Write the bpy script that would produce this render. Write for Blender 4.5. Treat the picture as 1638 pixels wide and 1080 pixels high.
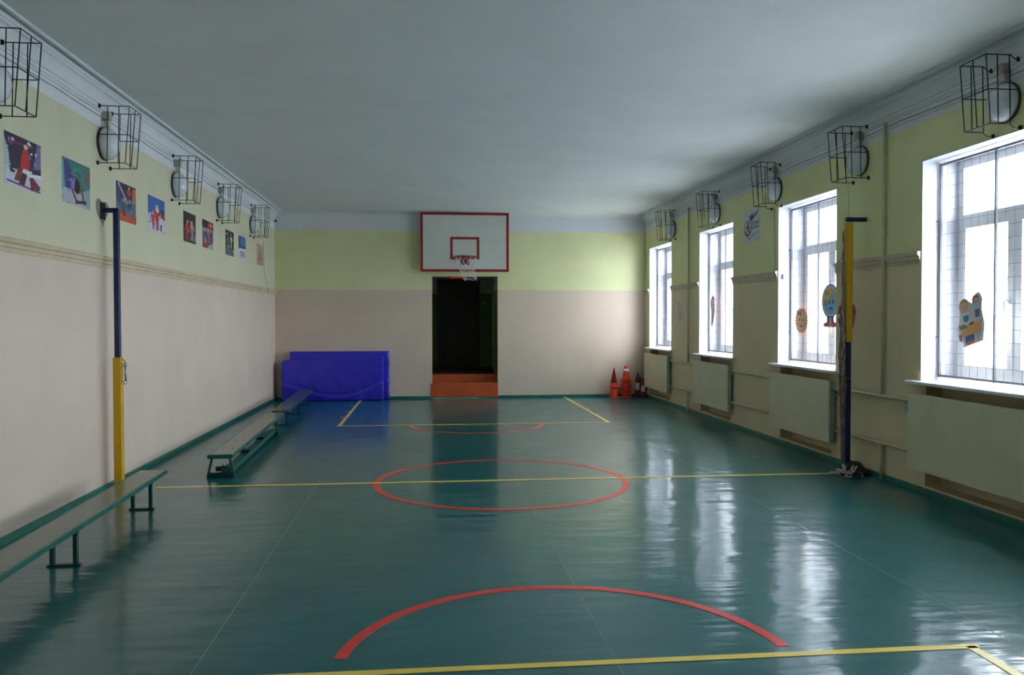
import bpy, bmesh, math, random
from mathutils import Matrix, Vector, noise as pnoise

random.seed(7)
for o in list(bpy.data.objects):
    bpy.data.objects.remove(o)
scene = bpy.context.scene
COL = scene.collection

# ------------------------------------------------------------------ room constants (metres)
XL, XR, YB, YN = -3.071, 4.587, 17.108, -0.95
ZC = 3.815                    # ceiling
ZPAINT, ZWHITE = 2.235, 3.449  # beige / lime boundary, lime / white boundary
WALL_T = 0.74                 # thickness of the window wall
WIN_W, WIN_Z0, WIN_Z1 = 1.565, 1.045, 3.10
WIN_Y = [16.80 - 3.168 * i for i in range(5)]      # far jamb of each opening, window 1 is the farthest

# ------------------------------------------------------------------ camera
cam_d = bpy.data.cameras.new('camera')
cam = bpy.data.objects.new('camera', cam_d)
COL.objects.link(cam)
cam_d.sensor_width = 36.0
cam_d.lens = 1320.78 / 1638.0 * 36.0
cam_d.clip_start = 0.05
cam_d.clip_end = 400
yaw, pitch, roll = 0.1017, -0.02163, -0.0014
fwd = Vector((math.sin(yaw) * math.cos(pitch), math.cos(yaw) * math.cos(pitch), math.sin(pitch)))
rgt = Vector((math.cos(yaw), -math.sin(yaw), 0))
upv = rgt.cross(fwd)
r2 = math.cos(roll) * rgt + math.sin(roll) * upv
u2 = -math.sin(roll) * rgt + math.cos(roll) * upv
M = Matrix((r2, u2, -fwd)).transposed().to_4x4()
M.translation = Vector((0, 0, 1.6225))
cam.matrix_world = M
scene.camera = cam

# ------------------------------------------------------------------ overcast sky
world = bpy.data.worlds.new('overcast_sky')
scene.world = world
world.use_nodes = True
bg = world.node_tree.nodes['Background']
bg.inputs[0].default_value = (0.86, 0.94, 1.0, 1)
bg.inputs[1].default_value = 5.0

# daylight portals in the window openings (sampling aid for the sky light, they emit nothing)
for i, yf in enumerate(WIN_Y):
    ld = bpy.data.lights.new('window_portal', 'AREA')
    ld.shape = 'RECTANGLE'
    ld.size = WIN_Z1 - WIN_Z0
    ld.size_y = WIN_W
    ld.cycles.is_portal = True
    lo = bpy.data.objects.new('window_portal', ld)
    COL.objects.link(lo)
    lo.location = (XR + WALL_T - 0.02, yf - WIN_W / 2, (WIN_Z0 + WIN_Z1) / 2)
    lo.rotation_euler = (0, math.radians(90), 0)

vs = scene.view_settings
vs.view_transform = 'Standard'
vs.look = 'None'
vs.exposure = 2.17
vs.gamma = 1.0
vs.use_curve_mapping = False


# ------------------------------------------------------------------ helpers
def lin(c):
    return tuple(((v / 255.0) / 12.92 if v / 255.0 <= 0.04045 else ((v / 255.0 + 0.055) / 1.055) ** 2.4) for v in c)


MATS = {}


def mat(name, rgb, rough=0.6, metal=0.0, noise=0.0, nscale=8.0, bump=0.0, bscale=40.0, spec=0.5, emit=None, coat=0.0):
    if name in MATS:
        return MATS[name]
    m = bpy.data.materials.new(name)
    m.use_nodes = True
    nt = m.node_tree
    b = nt.nodes['Principled BSDF']
    c = lin(rgb)
    b.inputs['Roughness'].default_value = rough
    b.inputs['Metallic'].default_value = metal
    b.inputs['Specular IOR Level'].default_value = spec
    b.inputs['Coat Weight'].default_value = coat
    tc = nt.nodes.new('ShaderNodeTexCoord')
    n = nt.nodes.new('ShaderNodeTexNoise')
    n.inputs['Scale'].default_value = nscale
    n.inputs['Detail'].default_value = 5
    nt.links.new(tc.outputs['Object'], n.inputs['Vector'])
    r = nt.nodes.new('ShaderNodeMapRange')
    r.inputs[1].default_value = 0.3
    r.inputs[2].default_value = 0.7
    r.inputs[3].default_value = 1.0 - noise
    r.inputs[4].default_value = 1.0 + noise * 0.4
    nt.links.new(n.outputs['Fac'], r.inputs[0])
    mx = nt.nodes.new('ShaderNodeVectorMath')
    mx.operation = 'SCALE'
    mx.inputs[0].default_value = c
    nt.links.new(r.outputs[0], mx.inputs['Scale'])
    nt.links.new(mx.outputs[0], b.inputs['Base Color'])
    if bump > 0:
        n2 = nt.nodes.new('ShaderNodeTexNoise')
        n2.inputs['Scale'].default_value = bscale
        n2.inputs['Detail'].default_value = 4
        nt.links.new(tc.outputs['Object'], n2.inputs['Vector'])
        bp = nt.nodes.new('ShaderNodeBump')
        bp.inputs['Filter Width'].default_value = 1.5
        bp.inputs['Strength'].default_value = bump
        bp.inputs['Distance'].default_value = 0.01
        nt.links.new(n2.outputs['Fac'], bp.inputs['Height'])
        nt.links.new(bp.outputs[0], b.inputs['Normal'])
    if emit:
        b.inputs['Emission Color'].default_value = (*c, 1)
        b.inputs['Emission Strength'].default_value = emit
    MATS[name] = m
    return m


def paint_wall(name, low, up, white=(222, 224, 228), zp=ZPAINT, zw=ZWHITE, wob=0.006):
    """two-tone oil paint: beige dado, lime upper wall, whitewash above"""
    m = bpy.data.materials.new(name)
    m.use_nodes = True
    nt = m.node_tree
    L = nt.links
    b = nt.nodes['Principled BSDF']
    geo = nt.nodes.new('ShaderNodeNewGeometry')
    sep = nt.nodes.new('ShaderNodeSeparateXYZ')
    L.new(geo.outputs['Position'], sep.inputs[0])
    n = nt.nodes.new('ShaderNodeTexNoise')
    n.inputs['Scale'].default_value = 5.0
    n.inputs['Detail'].default_value = 6
    L.new(geo.outputs['Position'], n.inputs['Vector'])
    ad = nt.nodes.new('ShaderNodeMath')
    ad.operation = 'MULTIPLY_ADD'
    ad.inputs[1].default_value = wob * 2
    L.new(n.outputs['Fac'], ad.inputs[0])
    L.new(sep.outputs['Z'], ad.inputs[2])

    def step(z):
        g = nt.nodes.new('ShaderNodeMath')
        g.operation = 'GREATER_THAN'
        g.inputs[1].default_value = z + wob
        L.new(ad.outputs[0], g.inputs[0])
        return g
    m1 = nt.nodes.new('ShaderNodeMix'); m1.data_type = 'RGBA'
    m1.inputs[6].default_value = (*lin(low), 1)
    m1.inputs[7].default_value = (*lin(up), 1)
    L.new(step(zp).outputs[0], m1.inputs[0])
    m2 = nt.nodes.new('ShaderNodeMix'); m2.data_type = 'RGBA'
    L.new(m1.outputs[2], m2.inputs[6])
    m2.inputs[7].default_value = (*lin(white), 1)
    L.new(step(zw).outputs[0], m2.inputs[0])
    # large soft mottling of old paint
    n3 = nt.nodes.new('ShaderNodeTexNoise')
    n3.inputs['Scale'].default_value = 1.3
    n3.inputs['Detail'].default_value = 7
    n3.inputs['Roughness'].default_value = 0.6
    L.new(geo.outputs['Position'], n3.inputs['Vector'])
    r = nt.nodes.new('ShaderNodeMapRange')
    r.inputs[1].default_value = 0.3
    r.inputs[2].default_value = 0.7
    r.inputs[3].default_value = 0.93
    r.inputs[4].default_value = 1.03
    L.new(n3.outputs['Fac'], r.inputs[0])
    sc = nt.nodes.new('ShaderNodeVectorMath'); sc.operation = 'SCALE'
    L.new(m2.outputs[2], sc.inputs[0])
    L.new(r.outputs[0], sc.inputs['Scale'])
    L.new(sc.outputs[0], b.inputs['Base Color'])
    b.inputs['Roughness'].default_value = 0.55
    b.inputs['Specular IOR Level'].default_value = 0.35
    n2 = nt.nodes.new('ShaderNodeTexNoise')
    n2.inputs['Scale'].default_value = 3.0
    n2.inputs['Detail'].default_value = 8
    L.new(geo.outputs['Position'], n2.inputs['Vector'])
    bp = nt.nodes.new('ShaderNodeBump')
    bp.inputs['Filter Width'].default_value = 1.5
    bp.inputs['Strength'].default_value = 0.25
    bp.inputs['Distance'].default_value = 0.02
    L.new(n2.outputs['Fac'], bp.inputs['Height'])
    L.new(bp.outputs[0], b.inputs['Normal'])
    MATS[name] = m
    return m


def attr_mat(name, rough=0.45):
    m = bpy.data.materials.new(name)
    m.use_nodes = True
    nt = m.node_tree
    b = nt.nodes['Principled BSDF']
    a = nt.nodes.new('ShaderNodeAttribute')
    a.attribute_name = 'Col'
    nt.links.new(a.outputs['Color'], b.inputs['Base Color'])
    b.inputs['Roughness'].default_value = rough
    MATS[name] = m
    return m


class MB:
    """collects shapes in world (or local) coordinates"""

    def __init__(self):
        self.v, self.f, self.sm = [], [], []

    def add(self, verts, faces, smooth=False):
        k = len(self.v)
        self.v += [tuple(p) for p in verts]
        self.f += [tuple(i + k for i in f) for f in faces]
        self.sm += [smooth] * len(faces)
        return self

    def box(self, x0, x1, y0, y1, z0, z1):
        x0, x1 = min(x0, x1), max(x0, x1)
        y0, y1 = min(y0, y1), max(y0, y1)
        z0, z1 = min(z0, z1), max(z0, z1)
        v = [(x0, y0, z0), (x1, y0, z0), (x1, y1, z0), (x0, y1, z0), (x0, y0, z1), (x1, y0, z1), (x1, y1, z1), (x0, y1, z1)]
        return self.add(v, [(0, 3, 2, 1), (4, 5, 6, 7), (0, 1, 5, 4), (1, 2, 6, 5), (2, 3, 7, 6), (3, 0, 4, 7)])

    def bbox(self, x0, x1, y0, y1, z0, z1, bev=0.005, seg=2):
        """bevelled box"""
        bm = bmesh.new()
        bmesh.ops.create_cube(bm, size=1)
        for v in bm.verts:
            v.co = Vector(((x0 + x1) / 2 + v.co.x * abs(x1 - x0), (y0 + y1) / 2 + v.co.y * abs(y1 - y0), (z0 + z1) / 2 + v.co.z * abs(z1 - z0)))
        bmesh.ops.bevel(bm, geom=list(bm.edges), offset=bev, segments=seg, affect='EDGES', profile=0.5)
        bm.verts.index_update()
        self.add([v.co[:] for v in bm.verts], [[v.index for v in f.verts] for f in bm.faces])
        bm.free()
        return self

    def tube(self, path, r, n=8, cap=True, closed=False):
        P = [Vector(p) for p in path]
        R = r if isinstance(r, (list, tuple)) else [r] * len(P)
        k = len(self.v)
        prev = None
        for i, p in enumerate(P):
            if closed:
                d = P[(i + 1) % len(P)] - P[i - 1]
            else:
                d = P[min(i + 1, len(P) - 1)] - P[max(i - 1, 0)]
            d = d.normalized() if d.length > 1e-9 else Vector((0, 0, 1))
            if prev is None:
                a = Vector((0, 0, 1)) if abs(d.z) < 0.9 else Vector((1, 0, 0))
                s = d.cross(a).normalized()
            else:
                s = (prev - d * prev.dot(d))
                s = s.normalized() if s.length > 1e-6 else d.orthogonal().normalized()
            prev = s
            t = d.cross(s)
            for j in range(n):
                an = 2 * math.pi * j / n
                self.v.append(tuple(p + R[i] * (math.cos(an) * s + math.sin(an) * t)))
        m = len(P)
        for i in range(m if closed else m - 1):
            for j in range(n):
                a, b = k + i * n + j, k + i * n + (j + 1) % n
                c, d_ = k + ((i + 1) % m) * n + (j + 1) % n, k + ((i + 1) % m) * n + j
                self.f.append((a, b, c, d_))
                self.sm.append(n > 4)
        if cap and not closed:
            self.f.append(tuple(k + j for j in reversed(range(n)))); self.sm.append(False)
            self.f.append(tuple(k + (m - 1) * n + j for j in range(n))); self.sm.append(False)
        return self

    def lathe(self, prof, c=(0, 0, 0), n=24, axis='Z', caps=True):
        """prof: (radius, height) pairs"""
        k = len(self.v)
        for (r, h) in prof:
            for j in range(n):
                a = 2 * math.pi * j / n
                x, y = r * math.cos(a), r * math.sin(a)
                if axis == 'Z':
                    p = (c[0] + x, c[1] + y, c[2] + h)
                elif axis == 'X':
                    p = (c[0] + h, c[1] + x, c[2] + y)
                else:
                    p = (c[0] + y, c[1] + h, c[2] + x)
                self.v.append(p)
        for i in range(len(prof) - 1):
            for j in range(n):
                self.f.append((k + i * n + j, k + i * n + (j + 1) % n, k + (i + 1) * n + (j + 1) % n, k + (i + 1) * n + j))
                self.sm.append(True)
        if caps:
            self.f.append(tuple(k + j for j in reversed(range(n)))); self.sm.append(False)
            self.f.append(tuple(k + (len(prof) - 1) * n + j for j in range(n))); self.sm.append(False)
        return self

    def extrude_y(self, poly, y0, y1):
        """poly: (x,z) outline, extruded along y"""
        n = len(poly)
        v = [(x, y0, z) for x, z in poly] + [(x, y1, z) for x, z in poly]
        f = [tuple(range(n)), tuple(reversed(range(n, 2 * n)))]
        f += [(i, i + n, (i + 1) % n + n, (i + 1) % n) for i in range(n)]
        return self.add(v, f)

    def extrude_x(self, poly, x0, x1):
        n = len(poly)
        v = [(x0, y, z) for y, z in poly] + [(x1, y, z) for y, z in poly]
        f = [tuple(range(n)), tuple(reversed(range(n, 2 * n)))]
        f += [(i, i + n, (i + 1) % n + n, (i + 1) % n) for i in range(n)]
        return self.add(v, f)

    def ring(self, cx, cy, r0, r1, a0, a1, z0, z1, n=96):
        """flat annulus sector with thickness"""
        k = len(self.v)
        for i in range(n + 1):
            a = a0 + (a1 - a0) * i / n
            for (r, z) in ((r0, z0), (r1, z0), (r1, z1), (r0, z1)):
                self.v.append((cx + r * math.cos(a), cy + r * math.sin(a), z))
        for i in range(n):
            for j in range(4):
                a, b = k + i * 4 + j, k + i * 4 + (j + 1) % 4
                self.f.append((a, b, b + 4, a + 4)); self.sm.append(False)
        self.f.append((k, k + 1, k + 2, k + 3)); self.sm.append(False)
        e = k + n * 4
        self.f.append((e + 3, e + 2, e + 1, e)); self.sm.append(False)
        return self

    def mesh(self, name, material, org=(0, 0, 0)):
        me = bpy.data.meshes.new(name)
        me.from_pydata([(x - org[0], y - org[1], z - org[2]) for x, y, z in self.v], [], self.f)
        me.polygons.foreach_set('use_smooth', self.sm)
        me.materials.append(material)
        bm = bmesh.new(); bm.from_mesh(me)
        bmesh.ops.recalc_face_normals(bm, faces=bm.faces)
        bm.to_mesh(me); bm.free()
        me.update()
        return me

    def build(self, name, material, parent=None, origin=None):
        """world-coordinate shapes; a parent without rotation keeps them in place"""
        if parent is not None:
            org = wloc(parent)
            o = bpy.data.objects.new(name, self.mesh(name, material, org))
            COL.objects.link(o)
            o.parent = parent
        else:
            org = origin or (0, 0, 0)
            o = bpy.data.objects.new(name, self.mesh(name, material, org))
            COL.objects.link(o)
            o.location = org
        return o


def wloc(o):
    p = Vector((0, 0, 0))
    while o is not None:
        p += o.location
        o = o.parent
    return p


def inst(name, mesh, parent, loc):
    o = bpy.data.objects.new(name, mesh)
    COL.objects.link(o)
    o.parent = parent
    o.location = loc
    return o


def tag(o, label, cat=None, group=None, kind=None):
    o['label'] = label
    if cat: o['category'] = cat
    if group: o['group'] = group
    if kind: o['kind'] = kind
    return o


def thing(name, label, cat, loc=(0, 0, 0), group=None):
    o = bpy.data.objects.new(name, None)
    o.empty_display_size = 0.1
    COL.objects.link(o)
    o.location = loc
    return tag(o, label, cat, group)


def struct(o, label=None):
    o['kind'] = 'structure'
    if label: o['label'] = label
    return o


def print_mesh(name, w, h, shapes, axis, thick=0.003, layer=0.00006, backing=(235, 232, 225), outline=None):
    """flat print: coloured polygons (u right, v up, 0..1) on a thin sheet.
    axis '+X' faces the room from the left wall, '-X' from the right wall."""
    bm = bmesh.new()
    lay = bm.loops.layers.float_color.new('Col')

    def P(u, v, d):
        uu, vv = (u - 0.5) * w, (v - 0.5) * h
        if axis == '+X':
            return (d, uu, vv)
        return (-d, -uu, vv)

    def face(pts, col, d):
        try:
            f = bm.faces.new([bm.verts.new(P(u, v, d)) for u, v in pts])
        except ValueError:
            return None
        for l in f.loops:
            l[lay] = (*lin(col), 1)
        return f
    out = outline or [(0, 0), (1, 0), (1, 1), (0, 1)]
    front = face(out, backing, thick)
    face(list(reversed(out)), backing, 0.0)
    n = len(out)
    for i in range(n):
        a, b = out[i], out[(i + 1) % n]
        f = bm.faces.new([bm.verts.new(P(*a, 0)), bm.verts.new(P(*b, 0)), bm.verts.new(P(*b, thick)), bm.verts.new(P(*a, thick))])
        for l in f.loops:
            l[lay] = (*lin(backing), 1)
    for k, (pts, col) in enumerate(shapes):
        face(pts, col, thick + layer * (k + 1))
    bmesh.ops.recalc_face_normals(bm, faces=bm.faces)
    me = bpy.data.meshes.new(name)
    bm.to_mesh(me); bm.free()
    me.materials.append(MATS['print'])
    return me


def ell(cx, cy, rx, ry, n=18, rot=0.0, a0=0.0, a1=2 * math.pi):
    P = []
    full = abs(a1 - a0 - 2 * math.pi) < 1e-6
    for i in range(n if full else n + 1):
        a = a0 + (a1 - a0) * i / n
        x, y = rx * math.cos(a), ry * math.sin(a)
        P.append((cx + x * math.cos(rot) - y * math.sin(rot), cy + x * math.sin(rot) + y * math.cos(rot)))
    return P


def rect(u0, v0, u1, v1):
    return [(u0, v0), (u1, v0), (u1, v1), (u0, v1)]


def quad_line(a, b, w):
    dx, dy = b[0] - a[0], b[1] - a[1]
    l = math.hypot(dx, dy) or 1
    nx, ny = -dy / l * w / 2, dx / l * w / 2
    return [(a[0] + nx, a[1] + ny), (a[0] - nx, a[1] - ny), (b[0] - nx, b[1] - ny), (b[0] + nx, b[1] + ny)]


# ------------------------------------------------------------------ materials
W_LEFT = paint_wall('wall_paint', (216, 199, 186), (208, 205, 178))
W_END = paint_wall('wall_paint_end', (218, 198, 180), (222, 222, 172))
W_RIGHT = paint_wall('wall_paint_right', (224, 206, 164), (224, 224, 164))
mat('whitewash', (218, 221, 224), 0.75, noise=0.05, nscale=2.0, bump=0.25, bscale=25)
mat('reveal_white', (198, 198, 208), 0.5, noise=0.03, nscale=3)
mat('sill_white', (236, 236, 238), 0.3)
mat('pvc_white', (240, 240, 242), 0.3)
mat('rail_beige', (205, 186, 158), 0.6, noise=0.12, nscale=6)
mat('niche_cream', (205, 186, 150), 0.65, noise=0.12, nscale=4)
mat('teal_paint', (26, 112, 98), 0.4, noise=0.2, nscale=10)
mat('panel_cream', (220, 213, 178), 0.55, noise=0.05, nscale=6)
mat('panel_edge', (150, 176, 170), 0.5, noise=0.15, nscale=20)
mat('pipe_paint', (205, 196, 160), 0.45, noise=0.1, nscale=10)
mat('grille_white', (104, 106, 114), 0.5)
mat('wire_black', (30, 26, 30), 0.5, metal=0.3)
mat('lamp_rim', (48, 52, 48), 0.5)
mat('lamp_glass', (214, 220, 226), 0.12, coat=0.3)
mat('lamp_box', (178, 172, 160), 0.6, noise=0.2, nscale=30)
mat('cable_grey', (160, 160, 160), 0.7)
mat('cable_white', (214, 212, 204), 0.6)
mat('line_yellow', (240, 214, 92), 0.28, noise=0.1, nscale=6)
mat('line_red', (228, 50, 38), 0.28, noise=0.1, nscale=6)
mat('weld', (84, 132, 128), 0.4)
mat('bench_top', (86, 104, 84), 0.2, noise=0.25, nscale=4, bump=0.1, bscale=12)
mat('bench_paint', (14, 96, 84), 0.3, noise=0.2, nscale=12)
mat('bench_iron', (10, 52, 54), 0.4)
mat('iron_black', (20, 22, 24), 0.5, metal=0.5)
mat('pole_blue', (22, 34, 88), 0.4, noise=0.15, nscale=10)
mat('pole_yellow', (218, 170, 10), 0.4, noise=0.12, nscale=10)
mat('cement', (140, 136, 128), 0.9, noise=0.3, nscale=20, bump=0.6, bscale=40)
mat('mat_blue', (54, 48, 205), 0.24, noise=0.12, nscale=6, bump=0.35, bscale=7)
mat('board_white', (206, 210, 202), 0.45, noise=0.05, nscale=4)
mat('board_red', (150, 16, 22), 0.45)
mat('string_white', (220, 218, 210), 0.8)
mat('steel', (150, 150, 150), 0.4, metal=0.8)
mat('step_orange', (192, 84, 34), 0.5, noise=0.2, nscale=5)
mat('cone_orange', (240, 62, 24), 0.4)
mat('cone_darkred', (122, 14, 26), 0.4)
mat('band_white', (225, 232, 232), 0.35)
mat('ext_red', (150, 16, 24), 0.3)
mat('label_white', (214, 212, 208), 0.5)
mat('rubber_black', (22, 20, 20), 0.6)
mat('door_brown', (62, 44, 26), 0.45, noise=0.25, nscale=8)
mat('door_frame', (70, 52, 34), 0.5)
mat('exit_red', (230, 24, 20), 0.5, emit=0.16)
mat('exit_plate', (225, 222, 216), 0.5)
mat('net_brown', (140, 122, 108), 0.95, noise=0.3, nscale=30)
mat('net_grey', (200, 192, 182), 0.95, noise=0.2, nscale=30)
mat('ground_snow', (205, 208, 212), 0.9)
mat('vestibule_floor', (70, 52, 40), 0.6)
attr_mat('print')
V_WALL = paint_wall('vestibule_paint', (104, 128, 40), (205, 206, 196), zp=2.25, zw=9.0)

# thin window glass
g = bpy.data.materials.new('window_glass')
g.use_nodes = True
nt = g.node_tree
nt.nodes.clear()
out = nt.nodes.new('ShaderNodeOutputMaterial')
tr = nt.nodes.new('ShaderNodeBsdfTransparent')
tr.inputs[0].default_value = (0.97, 0.98, 0.98, 1)
gl = nt.nodes.new('ShaderNodeBsdfGlossy')
gl.inputs['Roughness'].default_value = 0.02
lw = nt.nodes.new('ShaderNodeLayerWeight')
pw = nt.nodes.new('ShaderNodeMath'); pw.operation = 'POWER'; pw.inputs[1].default_value = 5.0
nt.links.new(lw.outputs['Facing'], pw.inputs[0])
fr = nt.nodes.new('ShaderNodeMath'); fr.operation = 'MULTIPLY_ADD'
fr.inputs[1].default_value = 0.9; fr.inputs[2].default_value = 0.03
nt.links.new(pw.outputs[0], fr.inputs[0])
mx = nt.nodes.new('ShaderNodeMixShader')
nt.links.new(fr.outputs[0], mx.inputs[0])
nt.links.new(tr.outputs[0], mx.inputs[1])
nt.links.new(gl.outputs[0], mx.inputs[2])
nt.links.new(mx.outputs[0], out.inputs[0])
MATS['glass'] = g

# glossy linoleum with long shallow ripples across the hall
m = bpy.data.materials.new('linoleum')
m.use_nodes = True
nt = m.node_tree
L = nt.links
b = nt.nodes['Principled BSDF']
geo = nt.nodes.new('ShaderNodeNewGeometry')


def nz(scale, vec=None, detail=4, rough=0.5):
    n = nt.nodes.new('ShaderNodeTexNoise')
    n.inputs['Scale'].default_value = scale
    n.inputs['Detail'].default_value = detail
    n.inputs['Roughness'].default_value = rough
    if vec:
        mp = nt.nodes.new('ShaderNodeMapping')
        mp.inputs['Scale'].default_value = vec
        L.new(geo.outputs['Position'], mp.inputs['Vector'])
        L.new(mp.outputs[0], n.inputs['Vector'])
    else:
        L.new(geo.outputs['Position'], n.inputs['Vector'])
    return n


n1 = nz(0.9, None, 6)
cr = nt.nodes.new('ShaderNodeMix'); cr.data_type = 'RGBA'
cr.inputs[6].default_value = (*lin((0, 88, 90)), 1)
cr.inputs[7].default_value = (*lin((4, 104, 104)), 1)
L.new(n1.outputs['Fac'], cr.inputs[0])
L.new(cr.outputs[2], b.inputs['Base Color'])
n2 = nz(2.0, None, 6, 0.65)
mr = nt.nodes.new('ShaderNodeMapRange')
mr.inputs[1].default_value = 0.3
mr.inputs[2].default_value = 0.7
mr.inputs[3].default_value = 0.29
mr.inputs[4].default_value = 0.37
L.new(n2.outputs['Fac'], mr.inputs[0])
L.new(mr.outputs[0], b.inputs['Roughness'])
n3 = nz(1.0, (1.6, 10.0, 1.0), 3, 0.5)
n4 = nz(1.0, (2.6, 3.4, 1.0), 2, 0.5)
am = nt.nodes.new('ShaderNodeMath'); am.operation = 'MULTIPLY_ADD'
am.inputs[1].default_value = 1.8
L.new(n4.outputs['Fac'], am.inputs[0])
L.new(n3.outputs['Fac'], am.inputs[2])
bp = nt.nodes.new('ShaderNodeBump')
bp.inputs['Filter Width'].default_value = 1.0
bp.inputs['Strength'].default_value = 1.0
bp.inputs['Distance'].default_value = 0.0042
L.new(am.outputs[0], bp.inputs['Height'])
L.new(bp.outputs[0], b.inputs['Normal'])
L.new(bp.outputs[0], b.inputs['Coat Normal'])
b.inputs['Specular IOR Level'].default_value = 0.16
b.inputs['Coat Weight'].default_value = 0.6
b.inputs['Coat Roughness'].default_value = 0.11
b.inputs['Coat IOR'].default_value = 1.48
MATS['linoleum'] = m

# ------------------------------------------------------------------ room shell
o = MB().box(-40, 60, -40, 60, -1.3, -1.2).build('ground_outside', MATS['ground_snow'])
struct(o, 'pale open ground outside the windows')

floor = struct(MB().box(XL - 0.3, XR + WALL_T, YN - 0.3, YB + 0.2, -0.25, -0.004).build('floor', MATS['teal_paint']),
               'glossy teal linoleum gym floor with court lines')
SEAMS = [-1.087, 0.886, 2.91]
RIP_A, RIP_B, RIP_C = 0.0009, 0.0008, 0.00030
xs = [XL] + SEAMS + [XR]
for a, b_ in zip(xs[:-1], xs[1:]):
    # unrolled sheet with shallow ripples running across the hall
    x0, x1 = a + 0.002, b_ - 0.002
    nx_, ny_ = max(2, int((x1 - x0) / 0.09)), int((YB - YN) / 0.028)
    sh = MB()
    for j in range(ny_ + 1):
        y = YN + (YB - YN) * j / ny_
        for i in range(nx_ + 1):
            x = x0 + (x1 - x0) * i / nx_
            h = RIP_A * pnoise.noise(Vector((x * 1.5, y * 8.0, 0.3))) + RIP_B * pnoise.noise(Vector((x * 2.0, y * 2.4, 5.1))) + RIP_C * pnoise.noise(Vector((x * 3.0, y * 20.0, 9.7)))
            sh.v.append((x, y, h - 0.0010))
    for j in range(ny_):
        for i in range(nx_):
            q = j * (nx_ + 1) + i
            sh.f.append((q, q + 1, q + nx_ + 2, q + nx_ + 1)); sh.sm.append(True)
    sh.build('linoleum_sheet', MATS['linoleum'], floor)
for s in SEAMS:
    MB().box(s - 0.002, s + 0.002, YN, YB, -0.004, 0.0001).build('weld_seam', MATS['weld'], floor)

# court markings
YM, YF, YNR, CX = 8.272, 12.78, 3.808, 0.6955
LW = 0.052


def yline(x0, y0, x1, y1, name='court_line', w=LW, z=0.0019):
    d = Vector((x1 - x0, y1 - y0, 0)).normalized()
    n = Vector((-d.y, d.x, 0)) * w / 2
    v = [(x0 + n.x, y0 + n.y, 0), (x0 - n.x, y0 - n.y, 0), (x1 - n.x, y1 - n.y, 0), (x1 + n.x, y1 + n.y, 0)]
    mb = MB()
    mb.add([(p[0], p[1], 0.0) for p in v] + [(p[0], p[1], z) for p in v],
           [(0, 1, 2, 3), (4, 5, 6, 7), (0, 1, 5, 4), (1, 2, 6, 5), (2, 3, 7, 6), (3, 0, 4, 7)])
    return mb.build(name, MATS['line_yellow'], floor)


yline(-2.62, YM, 4.28, YM, 'halfway_line', 0.055)
yline(-1.37 - LW / 2, YF, 2.855 + LW / 2, YF, 'free_throw_line')
yline(-1.35, YF, -1.35, YB - 0.03, 'lane_line')
yline(2.84, YF, 2.84, YB - 0.03, 'lane_line')
for sx, d in ((-1.35, -1), (2.84, 1)):
    for yy in (13.9, 14.8, 15.7):
        yline(sx, yy, sx + d * 0.1, yy, 'lane_mark', 0.05)
yline(-1.30, YNR, 2.69 + LW / 2, YNR, 'free_throw_line')
yline(2.67, YNR, 2.67, YN + 0.05, 'lane_line')
yline(-1.28, YNR, -1.28, YN + 0.05, 'lane_line')
MB().ring(0.731, YM - 0.035, 1.211, 1.277, 0, 2 * math.pi, 0, 0.0014).build('centre_circle', MATS['line_red'], floor)
MB().ring(0.66, YNR + 0.02, 1.063, 1.125, math.radians(4), math.radians(172), 0, 0.0014).build('free_throw_arc', MATS['line_red'], floor)
MB().ring(0.742, YF + 0.01, 0.99, 1.055, math.radians(187), math.radians(353), 0, 0.0014).build('free_throw_arc', MATS['line_red'], floor)

struct(MB().box(XL - 0.3, XR + WALL_T, YN - 0.3, YB + 0.4, ZC, ZC + 0.25).build('ceiling', MATS['whitewash']), 'plain grey-white plaster ceiling')

wl = struct(MB().box(XL - 0.3, XL, YN - 0.3, YB + 0.3, -0.2, ZC).build('wall_left', W_LEFT), 'left wall painted beige below and pale lime above')
struct(MB().box(XL, XR, YN - 0.3, YN, -0.2, ZC).build('wall_near', W_LEFT), 'end wall behind the viewer')

# back wall with the doorway (deep jambs)
DX0, DX1, DZ, DY = 0.09, 1.448, 2.52, 18.05
wb = MB()
wb.box(XL, DX0, YB, DY, -0.2, ZC)
wb.box(DX1, XR, YB, DY, -0.2, ZC)
wb.box(DX0, DX1, YB, YB + 0.34, DZ, ZC)
wb.box(DX0, DX1, YB + 0.34, DY, 3.1, ZC)
wb = struct(wb.build('wall_back', W_END), 'end wall with basketball board and dark doorway')
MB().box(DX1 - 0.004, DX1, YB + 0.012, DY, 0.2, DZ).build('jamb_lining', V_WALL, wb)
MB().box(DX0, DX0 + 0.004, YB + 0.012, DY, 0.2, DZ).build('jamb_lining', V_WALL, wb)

# window wall: piers, lintels, spandrels with a radiator niche
bm_ = MB()
ys = sorted([YN - 0.3] + [y for yf in WIN_Y for y in (yf - WIN_W, yf)] + [DY])
for i in range(len(ys) - 1):
    y0, y1 = ys[i], ys[i + 1]
    if any(abs(yf - y1) < 1e-6 for yf in WIN_Y):
        bm_.box(XR, XR + WALL_T, y0, y1, WIN_Z1, ZC)
        n0, n1 = y0 + 0.09, y1 - 0.09
        bm_.box(XR + 0.16, XR + WALL_T, y0, y1, -0.2, WIN_Z0 - 0.03)
        bm_.box(XR, XR + 0.16, y0, n0, -0.2, WIN_Z0 - 0.03)
        bm_.box(XR, XR + 0.16, n1, y1, -0.2, WIN_Z0 - 0.03)
        bm_.box(XR, XR + 0.16, n0, n1, -0.2, 0.075)
    else:
        bm_.box(XR, XR + WALL_T, y0, y1, -0.2, ZC)
wr = struct(bm_.build('wall_right', W_RIGHT), 'right wall with the windows, painted beige below and lime above')

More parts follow.
